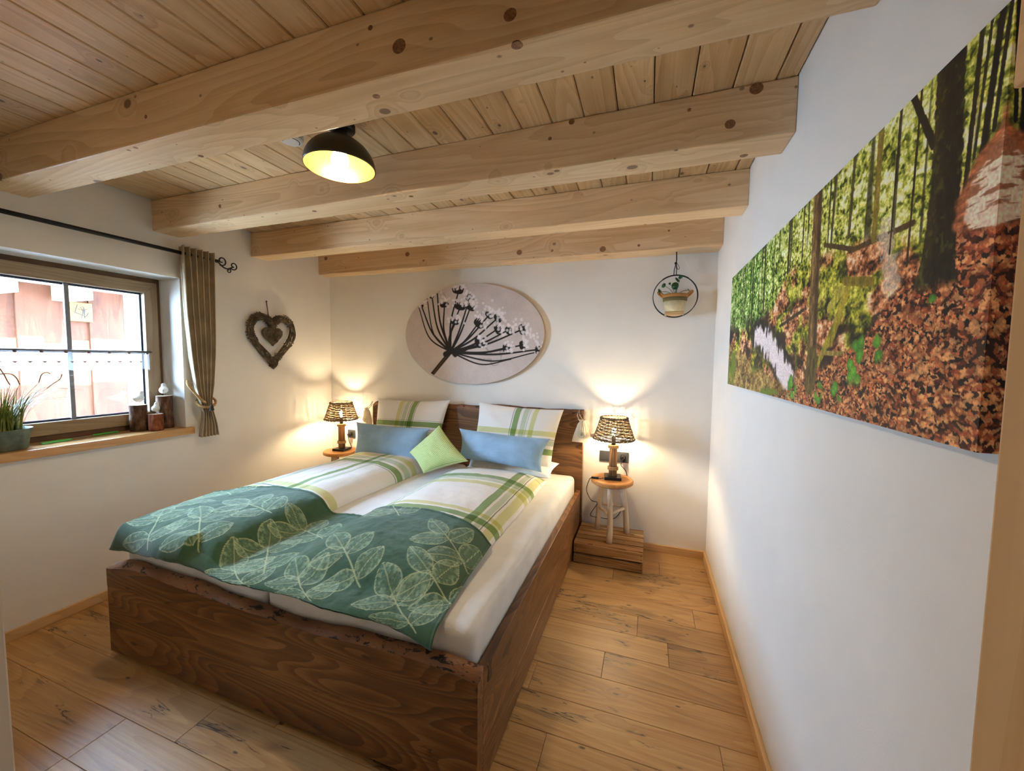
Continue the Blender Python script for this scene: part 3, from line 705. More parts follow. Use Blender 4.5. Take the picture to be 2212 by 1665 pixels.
tgm = NT('green_gingham'); uvn = tgm.n('ShaderNodeTexCoord'); sp = tgm.n('ShaderNodeSeparateXYZ'); tgm.l(uvn.outputs['UV'], sp.inputs[0])
ck = [tgm.math('GREATER_THAN', tgm.math('FRACT', tgm.math('MULTIPLY', sp.outputs[i], 30.0)), 0.5) for i in (0, 1)]
c = tgm.ramp(tgm.math('MULTIPLY', tgm.math('ADD', ck[0], ck[1]), 0.5), [(0.0, L4(236, 238, 200)), (0.5, L4(194, 210, 130)), (1.0, L4(140, 170, 70))])
M['gingham'] = tgm.done(c, 0.9, 0.15, Sheen_Weight=0.2)
pillow('cushion', pt(884, 977, y=2.66), pt(949, 918, y=2.76), pt(915, 1022, y=2.57), pt(1012, 996, y=2.62), .14, M['gingham'], 'small green gingham cushion tipped on its corner between the blue cushions', 'cushion', None, 21, .08)

# ---- lavender sachets on the headboard
def sachet(cx, y, zt, zb, w, wt, label, ztop, xs0):
    r = thing('cotton_sachet', (cx, y, zb), label, 'sachet', 'drawstring sachets on the headboard')
    n = 24; a = np.linspace(0, 1, n)[:, None] * np.ones((1, n)); b = np.ones((n, 1)) * np.linspace(0, 1, n)[None]
    hw = np.interp(b, [0, .06, .3, .8, .93, 1], [w/2, w/2, w*.44, wt*.75, wt/2*.75, wt*.8])
    x = cx + (a * 2 - 1) * hw + (b) * .004; z = zb + (zt - zb) * b
    th = .016 * np.sin(np.pi * a) ** .6 * np.sin(np.pi * np.clip(b * .93 + .04, 0, 1)) ** .5 * (1 + .25 * np.sin(a * 40) * b)
    grid_obj('bag', [np.stack([x, y - th, z], -1), np.stack([x, np.full_like(x, y + .003), z], -1)], M['cream'], r)
    zs = zb + (zt - zb) * .93
    MB().tube([(cx - wt*.35, y - .012, zs), (xs0 - .012, y - .004, (zs + ztop) / 2), (xs0, y + .02, ztop), (xs0 + .010, y - .004, (zs + ztop) / 2), (cx + wt * .35, y - .012, zs)], .0022, 6).build('drawstring', M['cream'], r)
    e = MB(); ez = zb + (zt - zb) * .38
    ring = [(cx + .030 * math.cos(t), y - .0195, ez + .030 * math.sin(t)) for t in np.linspace(0, 2 * math.pi, 28, endpoint=False)]
    e.tube(ring, .0011, 4, closed=True)
    for t in np.linspace(.3, 2.8, 5): e.tube([(cx, y - .0195, ez - .016), (cx + .018 * math.cos(t), y - .0195, ez + .018 * math.sin(t))], .0010, 4)
    e.build('printed_emblem', plain('sage_print', (150, 158, 130), 0.9), r)
    return r
sachet(-.488, 3.128, 1.03, .845, .155, .05, 'cotton drawstring sachet hung from the headboard corner above the double socket', 1.108, -.515)
sachet(-2.60, 3.128, 1.02, .845, .13, .05, 'cotton drawstring sachet hung from the headboard corner beside the single socket', 1.085, -2.545)

# ------------------------------------------------------------------ bedside: crate, stools, lamps, sockets
cr = thing('wooden_crate', (-.244, 3.02, 0), 'low slatted wooden crate on the floor under the bedside stool', 'crate')
CX0, CX1, CY0, CY1, CZ = -.482, .008, 2.822, 3.204, .160
ys = np.linspace(CY0 + .002, CY1, 6)
for a, b in zip(ys[:-1], ys[1:]):
    MB().box(CX0, CX1, a + .0055, b - .0055, CZ - .012, CZ).build('slat', M['crate'], cr, bevel=.002, seg=1)
for z0, z1 in ((.082, .150), (.006, .070)):
    MB().box(CX0, CX1, CY0, CY0 + .011, z0, z1).build('slat', M['crate'], cr, bevel=.002, seg=1)
    MB().box(CX0, CX1, CY1 - .011, CY1, z0, z1).build('slat', M['crate'], cr, bevel=.002, seg=1)
for x0, x1 in ((CX0 + .002, CX0 + .016), (CX1 - .016, CX1 - .002)):
    MB().box(x0, x1, CY0 + .0115, CY1 - .0115, 0, CZ - .0125).build('end_board', M['crate'], cr, bevel=.001, seg=1)
nl = MB()
for z in (.026, .052, .102, .130):
    for x in (CX0 + .012, CX1 - .012): nl.tube([(x, CY0 - .001, z), (x, CY0 + .004, z)], .0035, 8)
tag(nl.build('nails', plain('rusty_nail', (70, 44, 30), 0.6), cr), kind='stuff')

def stool(cx, cy, z0, z1, feet, label):
    r = thing('bedside_stool', (cx, cy, z0), label, 'stool', 'round three-legged bedside stools')
    R = .158
    MB().lathe([(.02, z1 - .034), (R - .008, z1 - .034), (R, z1 - .028), (R + .001, z1 - .008), (R - .005, z1), (.02, z1)], 48, (cx, cy, 0)).build('seat', M['stooltop'], r, smooth=False)
    mids = []
    for fx, fy in feet:
        a = np.array([cx + fx, cy + fy, z0]); b = np.array([cx + fx * .62, cy + fy * .62, z1 - .034])
        P = [a + (b - a) * t + np.array([.004 * math.sin(t * 5 + fx * 40), .004 * math.cos(t * 4), 0]) for t in np.linspace(0, 1, 7)]
        P[0][2] = z0
        MB().tube(P, [.0225, .022, .0205, .021, .0195, .0205, .019], 12).build('leg', M['branch'], r, smooth=True)
        h = min(.19, (z1 - z0) * .45) / (z1 - z0 - .034); mids.append(a + (b - a) * h)
    for i in range(3):
        a, b = mids[i], mids[(i + 1) % 3]; d = np.array([0, 0, .012 * i])
        MB().tube([a + d, (a + b) / 2 + d + np.array([0, 0, .006]), b + d], [.011, .012, .011], 10).build('stretcher', M['branch'], r, smooth=True)
    return r
FE = [(-.115, .055), (.002, -.158), (.122, .062)]
SX, SY, SZ = -.235, 3.043, .600
stool(SX, SY, CZ, SZ, FE, 'round wooden stool with peeled-branch legs standing on the slatted crate')
LX, LY = -2.838, 3.030
stool(LX, LY, 0, SZ, [(-.12, .06), (.0, -.14), (.12, .06)], 'round wooden stool between the bed and the window wall')

def arc(a, b, n=12): return [a + (b - a) * i / (n - 1) for i in range(n)]
def bed_lamp(cx, cy, z, label, cord, plug):
    r = thing('wicker_lamp', (cx, cy, z), label, 'lamp', 'pair of wicker bedside lamps')
    Rm = Matrix.Rotation(.12, 3, 'Z')
    q = [Rm @ Vector((dx, dy, 0)) for dx, dy in ((-.062, -.062), (.062, -.062), (.062, .062), (-.062, .062))]
    MB().hexa([(cx + p.x, cy + p.y, z + .0005) for p in q] + [(cx + p.x, cy + p.y, z + .022) for p in q]).build('base', M['black'], r, bevel=.002)
    for k in range(4):
        a = math.pi / 2 * k + .5; ox, oy = .0165 * math.cos(a), .0165 * math.sin(a)
        MB().tube([(cx + ox, cy + oy, z + .0225), (cx + ox * 1.05, cy + oy, z + .12), (cx + ox * .95, cy + oy * 1.05, z + .262)], [.0155, .0145, .015], 9).build('stick', M['drift'], r, smooth=True)
    for zz in (z + .072, z + .240):
        rp = MB()
        for w in range(3):
            rp.tube([(cx + .036 * math.cos(t), cy + .036 * math.sin(t), zz + w * .0085 + .0004 * t) for t in np.linspace(0, 2 * math.pi, 26, endpoint=False)], .005, 7, closed=True)
        rp.build('rope_binding', M['rope'], r, smooth=True)
    MB().lathe([(.014, z + .262), (.016, z + .268), (.016, z + .320), (.011, z + .326)], 16, (cx, cy, 0)).build('bulb_holder', M['black'], r, smooth=False)
    bz = z + .366
    MB().lathe([(.006, bz - .038), (.008, bz - .030), (.013, bz - .014), (.0155, bz - .002), (.0130, bz + .014), (.006, bz + .026), (.001, bz + .030)], 18, (cx, cy, 0)).build('bulb', M['bulb_bed'], r, smooth=True)
    # woven shade: upright ribs and strands passing in front of and behind them
    za, zb_, ra, rb = z + .312, z + .470, .150, .098
    sh_ = thing_child('shade', (cx, cy, za), r)
    NR = 34; ribs = MB()
    for k in range(NR):
        a = 2 * math.pi * k / NR + .02 * math.sin(k * 7)
        ribs.tube([(cx + rr * math.cos(a), cy + rr * math.sin(a), zz) for rr, zz in ((ra, za), ((ra + rb) / 2 + .002, (za + zb_) / 2), (rb, zb_))], .0026, 5)
    tag(ribs.build('ribs', M['wicker'], sh_), kind='stuff')
    wv = MB(); NW = 22
    for i in range(NW):
        f = (i + .8) / (NW + .6); rr0 = ra + (rb - ra) * f; zz = za + (zb_ - za) * f
        pts = []
        for k in range(NR * 2):
            a = 2 * math.pi * k / (NR * 2)
            sgn = 0 if k % 2 else (1 if ((k // 2 + i) % 2) else -1)
            pts.append((cx + (rr0 + .0042 * sgn) * math.cos(a), cy + (rr0 + .0042 * sgn) * math.sin(a), zz + .0022 * math.sin(a * 5 + i * 2.1)))
        wv.tube(pts, .0033, 5, closed=True)
    tag(wv.build('weave', M['wicker'], sh_, smooth=True), kind='stuff')
    for rr0, zz, nm in ((ra, za, 'bottom_rim'), (rb, zb_, 'top_rim')):
        b = MB()
        for ph in (0, math.pi):
            b.tube([(cx + (rr0 + .005 * math.cos(a * 14 + ph)) * math.cos(a), cy + (rr0 + .005 * math.cos(a * 14 + ph)) * math.sin(a), zz + .005 * math.sin(a * 14 + ph)) for a in np.linspace(0, 2 * math.pi, 140, endpoint=False)], .0045, 6, closed=True)
        b.build(nm, M['wicker'], sh_, smooth=True)
    sp = MB()
    for k in range(3):
        a = 2.1 * k + .4; sp.tube([(cx + .012 * math.cos(a), cy + .012 * math.sin(a), z + .325), (cx + .03 * math.cos(a), cy + .03 * math.sin(a), z + .34), (cx + rb * math.cos(a), cy + rb * math.sin(a), zb_ - .004)], .0014, 5)
    sp.build('shade_carrier', M['black'], sh_)
    cm = MB(); cm.tube(cord, .0028, 6); cm.build('cord', M['black'], r, smooth=True)
    MB().tube([np.array(plug) + np.array([0, -.040, 0]), np.array(plug) + np.array([0, -.030, 0]), np.array(plug) + np.array([0, -.004, 0])], [.012, .017, .017], 14).build('plug', M['black'], r, smooth=False)
    return r
def thing_child(name, loc, parent):
    o = bpy.data.objects.new(name, None); o.empty_display_size = .03; link(o, parent, loc); return o
M['bulb_bed'] = emit('warm_bulb', (1.0, 0.79, 0.48), BULB_BED)
def smooth_path(P, n=60):
    P = [np.array(p, float) for p in P]; P = [2*P[0]-P[1]] + P + [2*P[-1]-P[-2]]; out = []
    m = len(P) - 3
    for i in range(m):
        for k in range(n // m):
            t = k / (n // m); a, b, c, d = P[i:i+4]
            out.append(.5 * ((2*b) + (-a + c)*t + (2*a - 5*b + 4*c - d)*t*t + (-a + 3*b - 3*c + d)*t**3))
    out.append(P[-2]); return out
plugR = (-.167, 3.208, .735)
cordR = smooth_path([(SX - .06, SY - .03, SZ + .006), (SX - .095, SY - .055, SZ + .005), (SX - .150, SY - .050, SZ + .004), (SX - .172, SY - .045, SZ - .03), (SX - .185, SY - .05, .50), (SX - .150, SY - .03, .42), (SX - .11, SY + .03, .38), (SX - .155, SY - .02, .30), (SX - .10, SY + .05, .26), (SX + .02, SY + .13, .24), (SX + .085, SY + .150, .36), (SX + .06, SY + .155, .46), (SX + .10, SY + .168, .55), (SX + .095, SY + .168, .62), (plugR[0] - .01, 3.16, .68), (plugR[0], 3.166, .725)], 110)
lr_ = bed_lamp(SX + .004, SY + .006, SZ, 'lit wicker-shade table lamp on the stool above the crate', cordR, plugR)
MB().box(SX - .150, SX - .095, SY - .064, SY - .040, SZ + .0005, SZ + .016).build('cord_switch', M['black'], lr_, bevel=.005)
plugL = (-2.869, 3.208, .725)
cordL = smooth_path([(LX + .05, LY - .03, SZ + .006), (LX + .09, LY - .01, SZ + .006), (LX + .07, LY + .07, SZ + .010), (LX + .02, LY + .12, SZ + .03), (plugL[0] + .02, 3.16, .66), (plugL[0], 3.166, .712)], 60)
bed_lamp(LX + .012, LY + .004, SZ, 'lit wicker-shade table lamp on the stool by the window wall', cordL, plugL)

def socket(x0, x1, z0, z1, label, outlets, inserts):
    r = thing('wall_socket', ((x0 + x1) / 2, YB, z0), label, 'socket')
    MB().box(x0, x1, YB - .010, YB, z0, z1).build('frame', M['anthracite'], r, bevel=.002)
    for a in inserts:
        MB().box(a - .030, a + .030, YB - .0135, YB - .0101, (z0+z1)/2 - .030, (z0+z1)/2 + .030).build('insert', M['anthracite'], r, bevel=.0012)
    for a in outlets:
        R = np.array(Matrix.Rotation(math.pi / 2, 3, 'X'))
        MB().lathe([(.0205, 0), (.0225, .0015), (.0225, .003), (.0205, .003), (.0195, .0006)], 28, (a, YB - .0136, (z0+z1)/2), cap=True, M=R).build('outlet_cup', M['black'], r, smooth=False)
    return r
socket(-.351, -.125, .687, .772, 'double anthracite wall socket behind the lamp above the crate', [-.167], [-.309, -.167])
socket(-2.915, -2.825, .686, .768, 'single anthracite wall socket between the window-side lamp and the bed', [-2.869], [-2.869])

# ------------------------------------------------------------------ wall decoration
# wicker heart on the left wall
hx = XL + .035
ht = thing('wicker_heart', (XL, 2.53, 1.39), 'woven twig heart with a small heart hanging inside it', 'heart ornament')
def heart_pts(cy, cz_, w, h, n=80):
    t = np.linspace(0, 2 * math.pi, n, endpoint=False)
    X = 16 * np.sin(t) ** 3; Y = 13 * np.cos(t) - 5 * np.cos(2*t) - 2 * np.cos(3*t) - np.cos(4*t)
    Y = (Y - Y.min()) / (Y.max() - Y.min())
    return np.stack([cy + X / 32 * w, cz_ + (Y - .5) * h], 1)
hp = heart_pts(2.530, 1.640, .410, .42)
mb = MB(); n = len(hp)
for k in range(34):
    ph = rng.uniform(0, 6.28); tw = rng.choice([-3, -2, 2, 3, 4]); R0 = rng.uniform(.012, .033); st = rng.randrange(n); ln = rng.randrange(24, 60)
    pts = []
    for i in range(ln):
        p = hp[(st + i) % n]; a = ph + tw * 6.28 * i / n
        nx = hp[(st + i + 1) % n] - hp[(st + i - 1) % n]; nx = nx / (np.linalg.norm(nx) + 1e-9)
        pts.append((hx + R0 * .75 * math.sin(a), p[0] - nx[1] * R0 * math.cos(a), p[1] + nx[0] * R0 * math.cos(a)))
    mb.tube(pts, rng.uniform(.0035, .006), 5)
for k in range(26):      # wraps
    i0 = rng.randrange(n); pts = []
    for i in range(14):
        p = hp[(i0 + i // 5) % n]; a = i * .9
        nx = hp[(i0 + i // 5 + 1) % n] - hp[(i0 + i // 5 - 1) % n]; nx = nx / (np.linalg.norm(nx) + 1e-9)
        pts.append((hx + .034 * .8 * math.sin(a), p[0] - nx[1] * .036 * math.cos(a), p[1] + nx[0] * .036 * math.cos(a)))
    mb.tube(pts, .0028, 5)
tag(mb.build('twig_wreath', M['twig'], ht), kind='stuff')
mb = MB()
ip = heart_pts(2.527, 1.682, .185, .155, 60)
poly = [(hx - .008, a, b) for a, b in ip[::2]]
mb.prism(poly, (.016, 0, 0))
for k in range(70):
    a, b = ip[rng.randrange(60)], ip[rng.randrange(60)]; m = (a + b) / 2
    mb.tube([(hx + .004, *a), (hx + rng.uniform(.014, .022), *m), (hx + .004, *b)], rng.uniform(.0022, .0035), 4)
for w in range(3): mb.tube([(hx + .005 + .004 * w, *(q * .985 + np.array([2.527, 1.682]) * .015)) for q in ip], .004, 5, closed=True)
tag(mb.build('small_heart', M['twig'], ht), kind='stuff')
MB().tube([(hx, 2.527, 1.755), (hx + .004, 2.526, 1.80), (hx, 2.525, 1.825)], .0025, 6).build('inner_cord', M['rope'], ht)
MB().tube([(hx, 2.522, 1.80), (XL + .012, 2.515, 1.88), (XL + .005, 2.508, 1.985)], .003, 6).build('hanging_cord', plain('brown_cord', (112, 72, 46), 0.9), ht)
MB().tube([(XL, 2.508, 1.985), (XL + .012, 2.508, 1.985)], .004, 8).build('nail', M['black'], ht)

# oval picture of a seed head
OC, OA, OB = np.array([-1.507, 1.730]), .680, .4475
ov = thing('oval_picture', (OC[0], YB, OC[1] - OB), 'oval print of a dark dried seed head on taupe ground above the bed', 'picture')
n = 96
pr = [(OC[0] + OA * math.cos(a), YB - .003, OC[1] + OB * math.sin(a)) for a in np.linspace(0, 2 * math.pi, n, endpoint=False)]
MB().prism(pr, (0, -.033, 0)).build('panel', plain('tan_panel_edge', (196, 160, 120), 0.6), ov)
NU, NV = 440, 320
a = np.linspace(-1, 1, NU)[:, None] * np.ones((1, NV)); b = np.ones((NU, 1)) * np.linspace(-1, 1, NV)[None]
ex = a * np.sqrt(1 - b * b / 2) * .999; ey = b * np.sqrt(1 - a * a / 2) * .999
ox, oz = ex * OA, ey * OB           # metres from the centre
def oimg(px, py):                   # a pixel of the photographed oval -> metres on the panel
    p = pt(860 + px / 6.403, 590 + py / 6.404, y=YB - .037); return p[0] - OC[0], p[2] - OC[1]
cimg = np.ones((NU, NV, 3)) * lin((206, 189, 181)) * (1 + .22 * (fbm(ox * 9, oz * 9, 2) - .5) + .10 * (vnoise(ox * 160, oz * 160, 5) - .5))[..., None]
cr_ = np.abs(fbm(ox * 3.2 + .7 * fbm(ox * 5, oz * 5, 8), oz * 3.2, 12, 3) - .5)
cimg = cimg * (1 - .35 * sstep(.012, .003, cr_) * sstep(.50, .60, fbm(ox * 2, oz * 2, 44)))[..., None]
dark = lin((36, 26, 14))
def stroke(P, w0, w1, col=dark, k=1.0):
    global cimg
    P = smooth_path([np.array([*oimg(*p)]) for p in P], 24) if len(P) > 2 else [np.array(oimg(*p)) for p in P]
    N = len(P) - 1; A_ = np.array(P); pad = max(w0, w1) * 1.5
    near_ = (ox > A_[:, 0].min() - pad) & (ox < A_[:, 0].max() + pad) & (oz > A_[:, 1].min() - pad) & (oz < A_[:, 1].max() + pad)
    I_ = np.where(near_)
    if len(I_[0]) == 0: return
    X_, Z_, K_ = ox[I_], oz[I_], np.zeros(len(I_[0]))
    for i in range(N):
        d, t = segd(X_, Z_, P[i][0], P[i][1], P[i+1][0], P[i+1][1]); w = w0 + (w1 - w0) * (i + t) / N
        K_ = np.maximum(K_, sstep(w * 1.25, w * .75, d))
    cimg[I_] = mixc(cimg[I_], col, k * K_)
H0 = (725, 1090)
heads = [(330, 470, .4), (470, 340, .35), (540, 250, .2), (640, 460, .8), (830, 270, 1.0), (850, 490, 1.1), (980, 370, .8), (990, 500, .8), (785, 700, .8), (1090, 720, 1.0), (1240, 600, .7), (1355, 640, .9), (1350, 790, .8), (1500, 800, .8), (1690, 790, 1.0), (1080, 970, .9), (1460, 1040, .8), (1690, 1000, .8), (1910, 1060, .8)]
for (hx_, hy_, sc) in heads:
    mx_, my_ = (H0[0] + hx_) / 2, (H0[1] + hy_) / 2
    side = 1 if hx_ > 900 else -1
    bend = 60 * side if abs(hx_ - H0[0]) > 250 else 10
    stroke([H0, (mx_ + (-20 if side < 0 else 0) - (30 if side < 0 else 0), my_ + abs(bend) * .8), (hx_, hy_)], .0110, .0064)
for e_ in ((280, 450), (400, 350), (1880, 1100), (1560, 1190)):
    stroke([H0, ((H0[0] + e_[0]) / 2 - (70 if e_[0] < 700 else 0), (H0[1] + e_[1]) / 2 + 120), e_], .008, .005)
stroke([H0, (600, 1240), (470, 1400)], .020, .019, lin((44, 32, 14)))
stroke([(690, 1130), (590, 1250), (490, 1390)], .004, .004, lin((104, 76, 34)), .8)
stroke([(655, 1120), (740, 1080), (790, 1130)], .026, .022)
wr_ = random.Random(4); dots = []
for (hx_, hy_, sc) in heads:
    ang = math.atan2(hy_ - H0[1], hx_ - H0[0])
    for k in range(8):
        t = ang + (k - 3.5) * .30; L_ = (75 + 28 * wr_.random()) * sc
        tip = (hx_ + L_ * math.cos(t), hy_ + L_ * math.sin(t))
        stroke([(hx_, hy_), (hx_ + L_ * .6 * math.cos(t * .5 + ang * .5 + (t - ang) * .9), hy_ + L_ * .6 * math.sin(t * .5 + ang * .5 + (t - ang) * .9)), tip], .0135 * sc, .0040)
        for q_ in range(2): dots.append((tip[0] + wr_.gauss(14 * math.cos(ang), 26), tip[1] + wr_.gauss(-16, 26)))
for d_ in range(46): dots.append((wr_.uniform(1000, 1950), 0)); dots[-1] = (dots[-1][0], np.interp(dots[-1][0], [1000, 1400, 1950], [330, 480, 900]) + wr_.gauss(60, 60))
for d_ in dots:
    c0 = oimg(*d_); rr = wr_.uniform(.009, .0145)
    dd = np.hypot(ox - c0[0], oz - c0[1]); I_ = np.where(dd < rr * 1.2)
    if len(I_[0]): cimg[I_] = mixc(cimg[I_], lin((240, 228, 226)), .62 * sstep(rr * 1.15, rr * .8, dd[I_]))
grid_obj('print', np.stack([OC[0] + ox, np.full_like(ox, YB - .0372), OC[1] + oz], -1), printed('seed_head_print', 0.7, 0.08, 300), ov, None, cimg, smooth=False)

# forest canvas on the right wall
CT, CY_N, CY_F, CZ0, CZ1 = .030, .710, 2.490, 1.380, 1.972
cv = thing('forest_canvas', (XR, 1.6, CZ0), 'wide canvas photo print of a sunlit forest stream with leaf-covered slope', 'picture')
NU, NV = 760, 400
sN = np.linspace(0, 1, NU); un = .45 * sN + .55 * (1 - (1 - sN) ** 2.0)
u = un[:, None] * np.ones((1, NV)); v = np.ones((NU, 1)) * np.linspace(0, 1, NV)[None]
def forest(u, v):
    x = u * 1.78; z = v * .59
    f1 = fbm(x * 34, z * 46, 1, 5); f2 = fbm(x * 110, z * 140, 2, 3); f3 = fbm(x * 7, z * 9, 3, 3)
    w1, r1 = worley(x * 110, z * 130, 4)
    # canopy
    k = np.clip(.5 + 1.5 * (f1 - .5) + .9 * (f2 - .5) + .9 * (r1 - .5) * .6, 0, 1)
    pal = np.array([(48, 56, 14), (122, 130, 36), (192, 192, 76), (228, 222, 136), (246, 240, 196)], float)
    palL = np.array([(20, 48, 10), (58, 104, 26), (110, 152, 52), (164, 184, 96), (220, 226, 176)], float)
    def pick(p, k):
        q = k * (len(p) - 1); i = np.clip(q.astype(int), 0, len(p) - 2); f = (q - i)[..., None]
        return p[i] * (1 - f) + p[i + 1] * f
    left = sstep(.62, .25, u)
    C = pick(pal, k) * (1 - left[..., None]) + pick(palL, k) * left[..., None]
    # thin distant stems
    st = vnoise(x * 85, z * 1.2, 21); C = mixc(C, (40, 36, 18), .75 * sstep(.70, .80, st) * sstep(.35, .6, v))
    st = vnoise(x * 150, z * 1.0, 22); C = mixc(C, (220, 210, 160), .35 * sstep(.76, .84, st) * sstep(.5, .7, v))
    # hillside
    hl = np.interp(u, [0, .1, .3, .45, .53, .65, .75, .85, .92, 1], [.50, .48, .46, .55, .70, .70, .66, .62, .55, .72]) + .05 * (f3 - .5)
    kk = np.clip(.5 + 1.6 * (f1 - .5) + 1.1 * (f2 - .5), 0, 1)
    G = pick(np.array([(26, 16, 8), (98, 52, 26), (176, 106, 62), (220, 160, 112), (240, 210, 170)], float), kk)
    green = fbm(x * 9, z * 12, 14, 3); gm = sstep(.46, .58, green)
    G = mixc(G, pick(np.array([(26, 34, 8), (96, 108, 20), (172, 172, 44), (226, 216, 96)], float), kk), .9 * gm)
    C = mixc(C, (0, 0, 0), 0 * u); hm = sstep(.03, -.03, v - hl); C = C * (1 - hm[..., None]) + G * hm[..., None]
    # dark gully and mossy logs
    dk = sstep(.52, .64, fbm(x * 11 + 3, z * 15, 15, 3)) * sstep(.62, .45, v) * sstep(.05, .2, v)
    C = mixc(C, (18, 14, 8), .8 * dk * sstep(.95, .85, u))
    def seg(ax, ay, bx, by, w, col, k=1.0, tex=.35, taper=1.0):
        nonlocal C
        d, t = segd(x, z, ax * 1.78, ay * .59, bx * 1.78, by * .59)
        d = d + .10 * w * (f2 - .5) * 4
        ww = w * (1 + (taper - 1) * t); m_ = sstep(ww * 1.1, ww * .85, d)
        shade = 1 + tex * 2 * (fbm(x * 120, z * 40, 31, 3) - .5)
        C = C * (1 - k * m_[..., None]) + (np.array(col, float) * shade[..., None]) * (k * m_)[..., None]
    for L_ in ((.69, .73, .78, .64, .006, (70, 52, 26)), (.77, .64, .90, .62, .006, (82, 60, 30)), (.73, .30, .77, .49, .016, (150, 134, 40)), (.76, .53, .83, .49, .011, (126, 108, 36)), (.69, .20, .74, .36, .012, (138, 126, 34)), (.50, .42, .62, .47, .006, (60, 50, 24)), (.72, .44, .755, .50, .014, (168, 156, 60)), (.70, .25, .80, .24, .006, (150, 128, 60))): seg(*L_)
    # stream
    sd_ = np.minimum(segd(x, z, .33*1.78, .40*.59, .44*1.78, .32*.59)[0], segd(x, z, .44*1.78, .32*.59, .56*1.78, .12*.59)[0])
    C = mixc(C, (24, 20, 18), .75 * sstep(.09, .05, sd_))
    C = mixc(C, (232, 214, 212), .95 * sstep(.055, .03, sd_ + .09 * (fbm(x * 45, z * 22, 41, 4) - .5)))
    wf_ = segd(x, z, .87*1.78, .47*.59, .85*1.78, .64*.59)[0]
    C = mixc(C, (206, 190, 170), .7 * sstep(.03, .012, wf_ + .06 * (f2 - .5)))
    # lower left bank
    bl = sstep(.02, -.03, v - (.36 - .55 * u) + .10 * (f3 - .5))
    C = C * (1 - bl[..., None]) + (mixc(pick(np.array([(54, 38, 14), (116, 84, 40), (160, 128, 70), (190, 172, 96)], float), kk), (96, 116, 30), sstep(.5, .62, f3))) * bl[..., None]
    # leaf litter slope
    ls = np.interp(u, [.40, .55, .66, .75, .82, .90, .96, 1.0], [-.05, .04, .16, .22, .30, .46, .58, .62]) + .05 * (f3 - .5) + .03 * (f2 - .5)
    xq = x + .016 * (f2 - .5) + .012 * (f1 - .5); zq = z + .014 * (fbm(x * 80, z * 60, 57, 3) - .5)
    wl_, rl = worley(xq * 80, zq * 110, 51); w2, r2 = worley(xq * 140, zq * 200, 52)
    rl = np.where(r2 > .55, r2 * .9, rl)
    near = sstep(.6, 1.0, u)
    lp = np.array([(26, 14, 9), (100, 44, 24), (150, 72, 42), (184, 104, 62), (218, 154, 100), (58, 28, 16)], float)
    Lc = lp[np.clip((rl * 6).astype(int), 0, 5)] * (1.10 - .45 * np.clip(wl_, 0, 1))[..., None] * (.72 + .56 * f1)[..., None]
    Lc = mixc(Lc, (168, 70, 52), .25 * sstep(.35, .6, v) * near)
    lm = sstep(.012, -.012, v - ls); C = C * (1 - lm[..., None]) + Lc * lm[..., None]
    # leafy plants on the slope
    wp, rp_ = worley(x * 34, z * 34, 61)
    for cx_, cy_, rr in ((.80, .20, .075), (.765, .12, .05), (.84, .27, .05), (.70, .06, .04), (.90, .36, .03), (.935, .40, .02), (.58, .07, .06), (.62, .16, .04)):
        d = np.hypot((x - cx_ * 1.78) * .7, z - cy_ * .59)
        m_ = sstep(rr, rr * .6, d + .05 * (rp_ - .5)) * (rp_ > .42) * sstep(.62, .5, wp)
        gcol = np.array((54, 106, 34), float) * (1.3 - .9 * wp)[..., None] + np.array((40, 50, 12), float) * rp_[..., None]
        C = C * (1 - m_[..., None]) + gcol * m_[..., None]
    # trunks
    for T in ((.829, 1.02, .828, .64, .011, (132, 112, 44)), (.716, 1.02, .712, .70, .006, (74, 66, 30)), (.53, 1.02, .53, .72, .010, (60, 56, 28)), (.37, 1.02, .375, .55, .010, (70, 66, 36)), (.27, 1.02, .27, .5, .006, (64, 66, 34)), (.44, 1.02, .44, .62, .005, (60, 58, 30)), (.60, 1.02, .60, .72, .005, (60, 52, 26)), (.77, 1.02, .765, .70, .007, (84, 72, 34)), (.865, 1.02, .862, .56, .003, (52, 40, 20)), (.898, 1.0, .894, .5, .0035, (56, 42, 22)), (.16, 1.02, .165, .45, .005, (58, 62, 32)),
              (.9705, 1.02, .964, .55, .0052, (44, 36, 14)), (.990, 1.02, .980, .68, .0062, (26, 20, 8)), (.9975, 1.02, .990, .74, .0040, (30, 24, 10)), (.980, 1.02, .972, .70, .003, (50, 44, 20)), (.882, 1.02, .921, .81, .008, (38, 30, 14))): seg(*T)
    seg(.6525, 1.05, .668, .12, .030, (116, 88, 52), 1.0, .7, 1.15)
    d, t = segd(x, z, .6525*1.78 + .018, 1.05*.59, .668*1.78 + .018, .12*.59); C = mixc(C, (40, 28, 14), .6 * sstep(.016, .006, d) * sstep(.1, .16, v))
    seg(.668, .22, .664, .12, .040, (78, 70, 30), .8, .6)
    # the big trunk with a flared root
    ctr = np.interp(v, [.40, .50, .70, 1.0], [.934, .938, .941, .9365]); hw = np.interp(v, [.40, .46, .52, .70, 1.0], [.034, .0245, .021, .019, .0175])
    e = hw * 1.0 - np.abs(u - ctr) + .004 * (f2 - .5)
    m_ = sstep(-.0008, .0012, e) * sstep(.40, .43, v + .03 * (f1 - .5))
    bark = np.array((24, 20, 9), float) * (.5 + 1.3 * fbm(x * 150, z * 60, 71, 3))[..., None] * (1 + .9 * sstep(.0, -.02, u - ctr))[..., None]
    bark = mixc(bark, (84, 92, 38), .55 * sstep(.60, .72, fbm(x * 90, z * 60, 72, 3)))
    C = C * (1 - m_[..., None]) + bark * m_[..., None]
    # pale path at the near end
    ul = np.interp(v, [.50, .53, .56, .62, .66, .70, .74], [1.03, .976, .966, .970, .978, .990, 1.01]) + .010 * (fbm(x * 60, z * 50, 81, 3) - .5)
